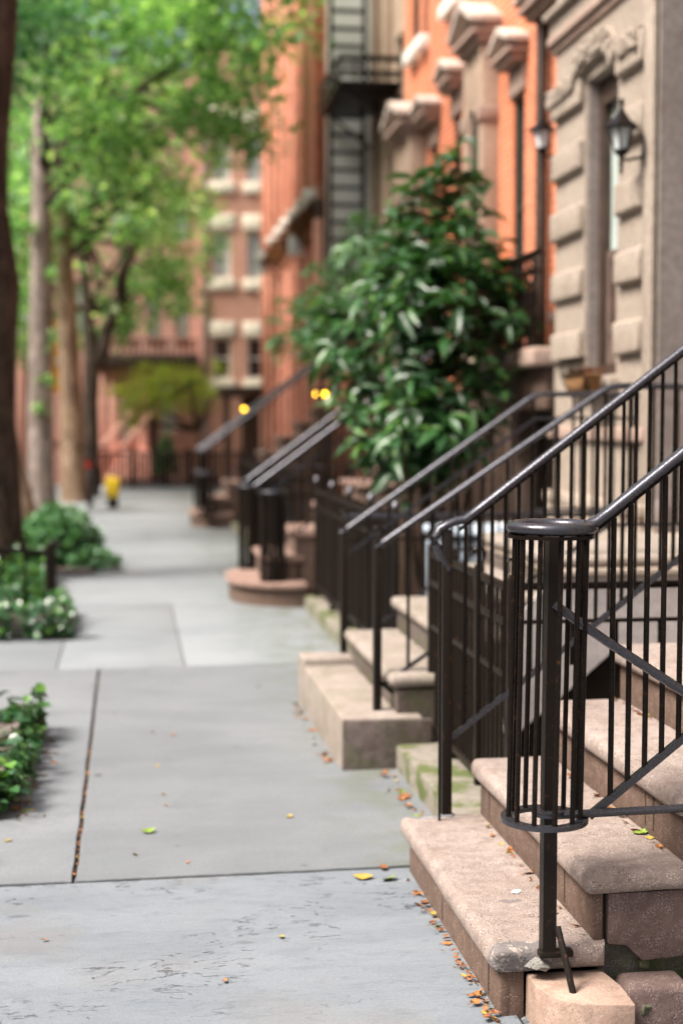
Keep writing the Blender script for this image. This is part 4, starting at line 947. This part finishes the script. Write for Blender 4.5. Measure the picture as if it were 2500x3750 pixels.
def leafbed(parent, x0, x1, y0, y1, hfun, n, size, mat, name='foliage', aspect=.95):
    xs = rng.uniform(x0, x1, n); ys = rng.uniform(y0, y1, n); h = np.array([hfun(a, b) for a, b in zip(xs, ys)]); zs = h * rng.uniform(.2, 1, n) ** .6
    d = rand_dirs(n, .4); u = rand_dirs(n) * .55 + np.array([0, 0, 1.])
    return leaf_mesh(name, np.stack([xs, ys, zs], 1), d, u, rng.uniform(.6, 1.25, n) * size, aspect, mat, parent, fold=.15, curl=.12, rows=2)
def edging(t, x0, x1, y0, y1, h, n, seed=0):
    for a in range(n):
        w = (x1 - x0) / n; MB().box(x0 + a * w + .004, x0 + (a + 1) * w - .004, y0, y0 + .11, .004, h * rng.uniform(.85, 1.05), .012).jitter(.006, 14).build('edging_stone', M['edging'], t)
    k = max(1, int((y1 - y0) / .32)); w = (y1 - y0 - .11) / k
    for a in range(k): MB().box(x1 - .11, x1, y0 + .112 + a * w, y0 + .11 + (a + 1) * w - .006, .004, h * rng.uniform(.85, 1.05), .012).jitter(.006, 14).build('edging_stone', M['edging'], t)
    MB().box(x0, x1 - .112, y0 + .112, y1, .004, h * .7).build('soil', M['earth'], t)

P1 = thing('ivy_bed', (-.95, 5.9, 0), 'nearest ivy bed spilling over its dark edging at the left edge of the sidewalk', 'plant bed', 'ivy beds by the kerb')
edging(P1, -1.5, -.47, 5.18, 6.65, .125, 4)
leafbed(P1, -1.45, -.42, 5.18, 6.7, lambda x, y: max(.05, .12 + .12 * noise.noise(Vector((x * 4, y * 4, 1))) + .13 * max(0, (-.5 - x))), 3000, .062, M['leaf_ivy'])
n = 130; ys = rng.uniform(5.25, 6.7, n); leaf_mesh('trailing_ivy', np.stack([rng.uniform(-.47, -.40, n), ys, rng.uniform(.03, .24, n)], 1), np.stack([rng.uniform(.2, 1, n), rng.normal(0, .5, n), rng.uniform(-.8, .3, n)], 1), np.stack([np.ones(n) * .7, rng.normal(0, .3, n), np.ones(n)], 1), rng.uniform(.04, .07, n), .95, M['leaf_ivy'], P1, fold=.15, rows=2)
for k in range(16):
    y = rng.uniform(5.3, 6.6); MB().tube([(-.62, y, .12), (-.47, y + .05, .16), (-.40, y + rng.uniform(-.1, .1), rng.uniform(.05, .2))], .003, n=5).build('ivy_stem', M['twig'], P1)

P2 = thing('ivy_bed', (-1.1, 11, 0), 'middle ivy bed around the dark trunk, with stone edging and a low iron guard', 'plant bed', 'ivy beds by the kerb')
edging(P2, -1.95, -.42, 9.5, 10.6, .165, 6)
MB().box(-1.95, -.66, 10.6, 12.9, .004, .10).build('soil', M['earth'], P2)
leafbed(P2, -1.95, -.46, 9.5, 10.6, lambda x, y: max(.06, .20 + .16 * noise.noise(Vector((x * 3.4, y * 3, 4))) + .12 * max(0, -.7 - x)), 1300, .07, M['leaf_ivy'])
leafbed(P2, -1.95, -.66, 10.6, 12.9, lambda x, y: max(.06, .22 + .18 * noise.noise(Vector((x * 2.6, y * 2.2, 4))) + .16 * max(0, -.8 - x)), 1500, .075, M['leaf_ivy'], 'far_foliage')
n = 190; xs = -.36 - 1.5 * rng.random(n) ** 1.4; leaf_mesh('trailing_ivy', np.stack([xs, rng.uniform(9.40, 9.54, n), rng.uniform(.03, .26, n)], 1), np.stack([rng.normal(0, .5, n), -rng.uniform(.2, 1, n), rng.uniform(-.8, .4, n)], 1), np.stack([rng.normal(0, .3, n), -np.ones(n) * .8, np.ones(n)], 1), rng.uniform(.05, .08, n), .95, M['leaf_ivy'], P2, fold=.15, rows=2)
G2 = thing('tree_guard', (-.6, 10.3, .1), 'low black iron tree guard with a hooked corner post in the middle ivy bed', 'fence')
MB().tube([(-.55, 10.2, .12), (-.55, 10.2, .50), (-.545, 10.19, .545), (-.51, 10.17, .58)], [.040, .040, .036, .024], n=8).build('post', M['ironworn'], G2)
MB().tube([(-1.9, 10.3, .56), (-1.2, 10.25, .54), (-.55, 10.2, .50)], .02, n=6).build('rail', M['iron'], G2)
for x in np.arange(-1.85, -.6, .16): MB().tube([(x, 10.28, .1), (x, 10.28, .54)], .011, n=6).build('guard_bar', M['iron'], G2)

P3 = thing('round_bush', (-.60, 14.1, 0), 'rounded fresh green bush on the sidewalk edge, farthest of the three plantings', 'bush')
edging(P3, -1.95, -.34, 13.35, 15.1, .06, 5)
def bushleaf(nm, c, r, n, size, mat, par):
    v = rand_dirs(n); v[:, 2] = np.abs(v[:, 2]) * 1.0 - .12; P = np.array(c) + v * np.array(r) * (rng.uniform(.70, 1.0, (n, 1)) * (1 + .16 * np.array([noise.noise(Vector(q * 2.4)) for q in v])[:, None]))
    return leaf_mesh(nm, P, v + rand_dirs(n) * .8, v + np.array([0, 0, .6]) + rand_dirs(n) * .5, rng.uniform(.6, 1.2, n) * size, .8, mat, par, fold=.15, curl=.1, rows=2)
bushleaf('foliage', (-.70, 14.2, .14), (.42, .55, .50), 2300, .075, M['leaf_bush'], P3)
bushleaf('low_foliage', (-.36, 13.75, .06), (.26, .3, .15), 380, .075, M['leaf_bush'], P3)
bushleaf('dark_foliage', (-1.3, 14.0, .1), (.6, .6, .34), 1200, .07, M['leaf_ivy'], P3)

# --- trees
def tree(name, lab, base, trunk, bark, blobs, nclus, per, crad, ls, lmat, branches=(), keep=None, cat='tree', twigs=14, shoots=()):
    t = thing(name, base, lab, cat, 'street trees by the kerb' if name == 'street_tree' else None)
    mb = MB(); mb.tube([p for p, r in trunk], [r for p, r in trunk], n=16)
    mb.jitter(.012, 5).build('trunk', bark, t, ang=80)
    mb = MB()
    for a, b, r0, r1 in branches: limb(mb, a, b, r0, r1, .10)
    top = np.array(trunk[-1][0])
    for k in range(twigs):
        c, r, w = blobs[rng.integers(len(blobs))]; p = np.array(c) + rand_dirs(1)[0] * np.array(r) * .75
        src = np.array(trunk[-1][0]) if rng.random() < .6 else np.array(trunk[-2][0]); limb(mb, src, p, .06, .012, .12)
    mb.build('branch', M['bark_dark'], t)
    if name == 'street_tree' and shoots:
        for q in shoots:
            P = np.array(q) + rng.normal(size=(26, 3)) * .045; leaf_mesh('trunk_shoot', P, rand_dirs(len(P)), rand_dirs(len(P)) * .6 + np.array([0, 0, 1.]), rng.uniform(.08, .14, len(P)), .6, lmat, t)
    crown('crown', t, blobs, nclus, per, crad, ls, lmat, keep); return t
tree('street_tree', 'dark leaning trunk at the left edge, rising from the middle ivy bed', (-1.25, 13, .1),
     [((-1.19, 13, .05), .33), ((-1.22, 13, .4), .29), ((-1.26, 13, 1.4), .275), ((-1.25, 13, 2.2), .27), ((-1.22, 13, 2.6), .28), ((-1.30, 13, 3.3), .255), ((-1.29, 13, 3.9), .255), ((-1.21, 13, 5.0), .275), ((-1.2, 13, 6.2), .25)], M['bark_dark'],
     [((-1.3, 13.5, 7.6), (2.2, 2.4, 1.6), 1), ((-1.0, 16.5, 6.5), (1.0, 1.6, 1.3), .6)], 170, 24, .20, .14, M['leaf_cool'], twigs=12)
tree('street_tree', 'slender pale trunk leaning left, just behind the dark leaning trunk', (-1.17, 16.7, 0),
     [((-1.15, 16.7, -.02), .17), ((-1.2, 16.7, .4), .14), ((-1.36, 16.7, 1.1), .125), ((-1.52, 16.7, 2.0), .12), ((-1.75, 16.7, 3.4), .10), ((-1.9, 16.8, 5), .08)], M['bark_tan'],
     [((-1.9, 17, 5.8), (1.1, 1.4, 1.0), 1)], 70, 26, .2, .13, M['leaf_cool'], twigs=6)
tree('street_tree', 'straight grey trunk, the thickest of the three trunks in line beyond the round bush', (-1.31, 22, 0),
     [((-1.30, 22, -.02), .25), ((-1.31, 22, .4), .205), ((-1.31, 22, 1.6), .19), ((-1.29, 22, 3.0), .18), ((-1.28, 22, 3.8), .165), ((-1.27, 22, 5.2), .14), ((-1.25, 22, 6.8), .11)], M['bark_grey'],
     [((-.2, 19.5, 7.0), (1.9, 2.6, 2.0), 2.2), ((1.35, 19.5, 7.2), (1.25, 2.2, 1.9), 1.7), ((-.6, 20, 5.3), (1.0, 1.6, .9), .8), ((1.3, 20, 5.6), (.75, 1.2, .6), .5)], 400, 24, .22, .16, M['leaf'],
     [((-1.27, 22, 4.6), (.7, 19.5, 6.4), .07, .02), ((-1.26, 22, 5.2), (1.6, 19.8, 7.0), .08, .02), ((-1.27, 22, 5.8), (-.6, 18.5, 7.4), .06, .02)], keep=lambda p: not (p[0] < -.95 and p[1] < 22 and p[2] < 5.9), shoots=[(-1.12, 21.85, 2.62), (-1.33, 21.8, 1.6), (-1.2, 21.8, 2.0), (-1.1, 21.8, 3.6), (-1.45, 21.8, 4.3)])
tree('street_tree', 'warm tan trunk between the thick grey trunk and the forked trunk', (-.94, 25, 0),
     [((-.93, 25, -.02), .25), ((-.95, 25, .5), .21), ((-.98, 25, 1.8), .19), ((-1.03, 25, 3.0), .175), ((-1.07, 25, 4.7), .12), ((-1.1, 25, 6.4), .09)], M['bark_tan'],
     [((-.5, 25, 6.6), (1.7, 2.2, 1.6), 2), ((.3, 24.5, 5.2), (1.1, 1.4, .9), .9), ((-1.6, 24.5, 4.8), (.9, 1, 1.1), .5)], 165, 24, .22, .17, M['leaf'],
     [((-1.05, 25, 4.2), (.5, 24.6, 5.4), .07, .02)])
tree('street_tree', 'forked dark trunk whose right limb leans over the sidewalk', (-.68, 26.6, 0),
     [((-.66, 26.6, -.02), .20), ((-.68, 26.6, .6), .155), ((-.68, 26.6, 1.8), .14), ((-.64, 26.6, 2.6), .15), ((-.72, 26.7, 3.4), .10), ((-.85, 26.8, 4.8), .08)], M['bark_dark'],
     [((.25, 27, 4.9), (1.5, 1.6, 1.2), 1.4), ((.7, 27.5, 3.9), (.9, 1.2, .6), .7), ((-.2, 27.5, 3.4), (.7, 1, .6), .45), ((-1.9, 27.5, 4.6), (1.1, 1.4, 2.0), 1)], 160, 22, .22, .16, M['leaf'],
     [((-.62, 26.6, 2.4), (-.12, 26.6, 3.7), .14, .12), ((-.12, 26.6, 3.7), (.12, 26.6, 5.3), .12, .08)])
tree('street_tree', 'leafy tree far off across the roadway behind the trunks', (-3.4, 29, -.12),
     [((-3.4, 29, -.12), .2), ((-3.4, 29, 2.5), .16), ((-3.4, 29, 5), .1)], M['bark_grey'],
     [((-2.9, 29, 5.0), (2.2, 1.8, 2.6), 1.2), ((-2.0, 30, 7.8), (2.6, 1.8, 2.0), 1), ((-2.0, 30, 3.0), (1.0, 1.4, 1.0), .35)], 250, 24, .26, .19, M['leaf'], twigs=8)
tree('young_tree', 'small yellow-green tree arching in front of the far doorways', (.9, 31.2, -.1),
     [((1.5, 31.2, -.1), .06), ((1.5, 31.2, 1.2), .05), ((1.35, 31.2, 2.2), .035)], M['bark_tan'],
     [((.65, 31.2, 2.05), (1.0, .6, .6), 2), ((1.55, 31.3, 2.2), (.6, .6, .7), 1), ((.0, 31.2, 1.7), (.42, .5, .5), .7)], 130, 30, .13, .07, M['leaf_yellow'], twigs=8)
yew = thing('conifer_shrub', (.78, 30.6, -.02), 'narrow dark green shrub standing at the end of the sidewalk', 'shrub')
bushleaf('foliage', (.78, 30.6, .35), (.24, .24, .85), 900, .07, M['leaf_bush'], yew)
MB().tube([(.78, 30.6, -.05), (.78, 30.6, .6)], .03, n=6).build('stem', M['twig'], yew)

# ------------------------------------------------------------------ things on the sidewalk and in the areas
def bin_(x, y, z, lab, mat):
    t = thing('trash_bin', (x, y, z), lab, 'bin', 'bins behind the second stoop'); MB().box(x - .20, x + .20, y - .22, y + .22, z, z + .80, .03, 3).build('body', mat, t)
    MB().box(x - .22, x + .22, y - .24, y + .24, z + .802, z + .86, .025, 3).build('lid', mat, t)
    MB().tube([(x - .15, y - .25, z + .75), (x + .15, y - .25, z + .75)], .012, n=6).build('handle', M['rubber'], t)
bin_(1.92, 7.95, -.03, 'pale blue plastic bin, left of two behind the second stoop', M['blue'])
bin_(2.34, 7.98, -.03, 'off-white plastic bin, right of two behind the second stoop', M['white'])

bk = thing('bicycle', (-.62, 25.6, 0), 'dark bicycle with a red rear light leaning by the far trunks', 'bicycle')
def wheel(x, y):
    o = MB().tube([(x, y + .30 * math.cos(a), .32 + .30 * math.sin(a)) for a in np.linspace(0, 2 * PI, 28, endpoint=False)], .022, n=6, closed=True).build('wheel', M['rubber'], bk)
    mb = MB()
    for a in np.linspace(0, PI, 7, endpoint=False): mb.tube([(x, y + .29 * math.cos(a), .32 + .29 * math.sin(a)), (x, y - .29 * math.cos(a), .32 - .29 * math.sin(a))], .003, n=4)
    mb.build('spokes', M['ironworn'], o)
wheel(-.62, 25.1); wheel(-.60, 26.05)
mb = MB()
for a, b in (((-.62, 25.1, .32), (-.62, 25.45, .32)), ((-.62, 25.45, .32), (-.62, 25.3, .82)), ((-.62, 25.45, .32), (-.61, 25.9, .78)), ((-.62, 25.32, .75), (-.61, 25.9, .75)), ((-.62, 25.1, .32), (-.62, 25.32, .75)), ((-.60, 26.05, .32), (-.61, 25.88, .95))): mb.tube([a, b], .017, n=6)
mb.build('frame', M['iron'], bk)
MB().box(-.68, -.56, 25.18, 25.42, .83, .88, .02).build('saddle', M['rubber'], bk)
MB().tube([(-.85, 25.85, .97), (-.61, 25.9, .97), (-.36, 25.85, .97)], .014, n=6).build('handlebar', M['iron'], bk)
MB().box(-.66, -.58, 24.99, 25.03, .66, .76, .01).build('rear_light', M['redlens'], bk)
yb = thing('shopping_bag', (-.32, 25.9, .15), 'yellow bag with a white panel standing by the bicycle', 'bag')
MB().box(-.40, -.18, 25.7, 25.95, .28, .60, .03).jitter(.015, 8).build('body', M['yellow'], yb)
MB().box(-.47, -.385, 25.68, 25.9, .26, .46, .02).build('panel', M['white'], yb)
MB().box(-.36, -.20, 25.75, 25.92, .102, .279, .03).build('base', M['rubber'], yb)

bk.location.y -= 2.4; yb.location = (yb.location.x + .03, yb.location.y - 2.8, yb.location.z - .10)
bn = thing('street_banner', (-1.45, 28.4, 0), 'orange banner with a white disc hanging between the trunks', 'banner')
MB().tube([(-1.50, 28.4, -.1), (-1.50, 28.4, 3.6)], .03, n=8).build('pole', M['iron'], bn)
MB().box(-1.47, -1.22, 28.38, 28.40, 1.95, 3.35, .006).build('cloth', M['orange'], bn)
MB().prism([(-1.27 + .13 * math.cos(a), 2.55 + .13 * math.sin(a)) for a in np.linspace(0, 2 * PI, 20, endpoint=False)], lambda u, v, d: (u, d, v), 28.35, 28.375).build('disc', M['white'], bn)

# ------------------------------------------------------------------ fallen leaves
def litter_mesh(kind, s):
    mb = MB(); k = 7
    a = rng.uniform(.5, .75); cup = rng.uniform(.15, .45); pts = []
    for i in range(k):
        t = i / (k - 1); w = math.sin(PI * min(.98, t * .9 + .06)) * a * .5
        pts.append((t - .5, w, cup * (abs(t - .5) * .5 + .22)))
        pts.append((t - .5, 0, cup * abs(t - .5) * .5)); pts.append((t - .5, -w, cup * (abs(t - .5) * .5 + .20)))
    mb.add([(x * s, y * s, z * s) for x, y, z in pts], [(i * 3 + j, i * 3 + j + 1, i * 3 + j + 4, i * 3 + j + 3) for i in range(k - 1) for j in range(2)], True)
    mb.tube([(-.5 * s, 0, cup * .25 * s), (-.78 * s, .03 * s, .02 * s)], .0012, n=4)
    return mb
protos = {}
def fallen(x, y, z, s, mk, rz, label, group, cat='leaf'):
    key = (mk, round(rng.uniform(0, 3)))
    if key not in protos: protos[key] = litter_mesh(mk, 1.0)
    mb = protos[key]; me = bpy.data.meshes.get('leaf_%s_%d' % (key[0], key[1]))
    if me is None:
        me = bpy.data.meshes.new('leaf_%s_%d' % (key[0], key[1])); me.from_pydata(mb.v, [], mb.f); me.materials.append(M[mk]); me.polygons.foreach_set('use_smooth', [True] * len(mb.f))
    o = bpy.data.objects.new('fallen_leaf', me); COL.objects.link(o); o.location = (x, y, z + .002); o.scale = (s, s, s); o.rotation_euler = (rng.normal(0, .16), rng.normal(0, .16), rz)
    tag(o, label, cat, group)
def drift(name, label, n, gen, smin, smax):
    mb = MB(); mats = ['litter_o', 'litter_b', 'litter_y', 'litter_g']
    for k in range(n):
        x, y, z = gen(); q = litter_mesh('o', rng.uniform(smin, smax)); m = Matrix.Translation((x, y, z)) @ Matrix.Scale(float(rng.uniform(.5, 1.25)), 4) @ Matrix.Rotation(rng.uniform(0, 6.28), 4, 'Z') @ Matrix.Rotation(rng.normal(0, .5), 4, 'X')
        mb.cur = int(rng.choice(4, p=(.34, .50, .12, .04))); mb.add([m @ Vector(p) for p in q.v], q.f, True)
    mb.build(name, [M[k] for k in mats], kind='stuff', label=label)
drift('leaf_litter', 'orange and brown leaf litter along the foot of the nearest stoop', 170, lambda: (.868 - abs(rng.normal(0, .016)), rng.triangular(2.6, 3.0, 4.44), .004 + rng.uniform(0, .010)), .008, .027)
drift('leaf_litter', 'dry leaf crumbs gathered at the back of the nearest stoop treads', 80, lambda: (lambda i: (1.103 + .232 * i - abs(rng.normal(0, .010)), rng.uniform(3.3, 4.42), .178 + .18 * i))(rng.integers(0, 4)), .010, .028)
drift('leaf_litter', 'orange leaf litter below the mossy kerb', 55, lambda: (1.055 - abs(rng.normal(0, .04)), rng.uniform(4.6, 5.7), .006 + rng.uniform(0, .01)), .014, .036)
drift('leaf_litter', 'orange leaf litter at the foot of the second stoop', 35, lambda: (.835 - abs(rng.normal(0, .02)), rng.uniform(5.8, 7.1), .006), .014, .036)
drift('leaf_litter', 'brown leaf crumbs caught in the sidewalk joint', 70, lambda: (-.176 + rng.normal(0, .004), rng.uniform(4.5, 6.3), -.002), .010, .022)
drift('leaf_litter', 'brown leaves under the edge of the nearest ivy bed', 70, lambda: (-.42 + abs(rng.normal(0, .05)), rng.uniform(5.1, 6.6), .007), .018, .04)
for k in range(30):
    mk = ['litter_y', 'litter_o'][k % 2]
    fallen(rng.uniform(-.75, .78), 2.5 + 5.6 * rng.random() ** 1.3, .004, rng.uniform(.016, .030), mk, rng.uniform(0, 6.28), {'litter_y': 'tiny yellow leaf fallen on the open grey sidewalk', 'litter_o': 'tiny orange leaf fallen on the open grey sidewalk'}[mk], {'litter_y': 'yellow leaves on the sidewalk', 'litter_o': 'orange leaves on the sidewalk'}[mk])
fallen(.80, 4.33, .004, .055, 'litter_g', .5, 'largest yellow-green leaf beside the far corner of the nearest stoop', None)
fallen(.72, 4.36, .004, .06, 'litter_y', 2.9, 'long curled yellow leaf beside the sidewalk joint near the stoop', None)
fallen(.80, 4.44, .004, .045, 'litter_b', 1.2, 'dark leaf lying across the sidewalk joint near the stoop', None)
fallen(1.33, 3.55, .355, .05, 'litter_g', .2, 'bright green leaf on the second tread of the nearest stoop', None)
fallen(1.105, 4.02, .175, .042, 'litter_o', 1.0, 'orange leaf at the back of the first tread of the nearest stoop', None)
fallen(.06, 4.95, .006, .05, 'litter_g', .3, 'green leaf alone in the middle of the concrete slab', None)
fallen(1.02, 3.66, .175, .03, 'white', .3, 'white scrap on the first tread of the nearest stoop', None, 'scrap')

# ------------------------------------------------------------------ light, sky, camera
SUN_EL, SUN_AZ = 54, -106      # azimuth measured from +Y towards +X
sd = Vector((math.sin(R(SUN_AZ)) * math.cos(R(SUN_EL)), math.cos(R(SUN_AZ)) * math.cos(R(SUN_EL)), math.sin(R(SUN_EL))))
wd = bpy.data.worlds.new('World'); sc.world = wd; wd.use_nodes = True
nt = wd.node_tree; bg = nt.nodes['Background']; sky = nt.nodes.new('ShaderNodeTexSky'); sky.sky_type = 'NISHITA'; sky.sun_disc = False
sky.sun_elevation = R(SUN_EL); sky.sun_rotation = R(SUN_AZ); sky.dust_density = 8.0; sky.air_density = 1.0; sky.ozone_density = .6; sky.altitude = 0
nt.links.new(sky.outputs[0], bg.inputs[0]); bg.inputs[1].default_value = .125
su = bpy.data.lights.new('sun', 'SUN'); su.energy = 3.3; su.angle = R(20); su.color = (1., .955, .90)
so = bpy.data.objects.new('sun', su); COL.objects.link(so); so.rotation_euler = (-sd).to_track_quat('-Z', 'Y').to_euler(); so.location = (0, 0, 20)

cam = bpy.data.cameras.new('camera'); co = bpy.data.objects.new('camera', cam); COL.objects.link(co); sc.camera = co
cam.lens = 50; cam.sensor_fit = 'VERTICAL'; cam.sensor_height = 36; cam.sensor_width = 24; cam.shift_y = -.0312
cam.clip_start = .05; cam.clip_end = 500
yaw, pitch = R(8.505), R(2.5)
co.location = (0, 0, 1.45); co.rotation_euler = (PI / 2 - pitch, 0, -yaw)
cam.dof.use_dof = True; cam.dof.focus_distance = 3.55; cam.dof.aperture_fstop = 1.7; cam.dof.aperture_blades = 0
sc.view_settings.view_transform = 'Standard'; sc.view_settings.look = 'None'; sc.view_settings.gamma = 1; sc.view_settings.exposure = 1.15
sc.render.engine = 'CYCLES'; cy = sc.cycles
cy.use_denoising = True; cy.denoiser = 'OPENIMAGEDENOISE'; cy.max_bounces = 8; cy.diffuse_bounces = 4; cy.glossy_bounces = 4; cy.transmission_bounces = 4; cy.transparent_max_bounces = 6
cy.sample_clamp_indirect = 6; cy.use_adaptive_sampling = False
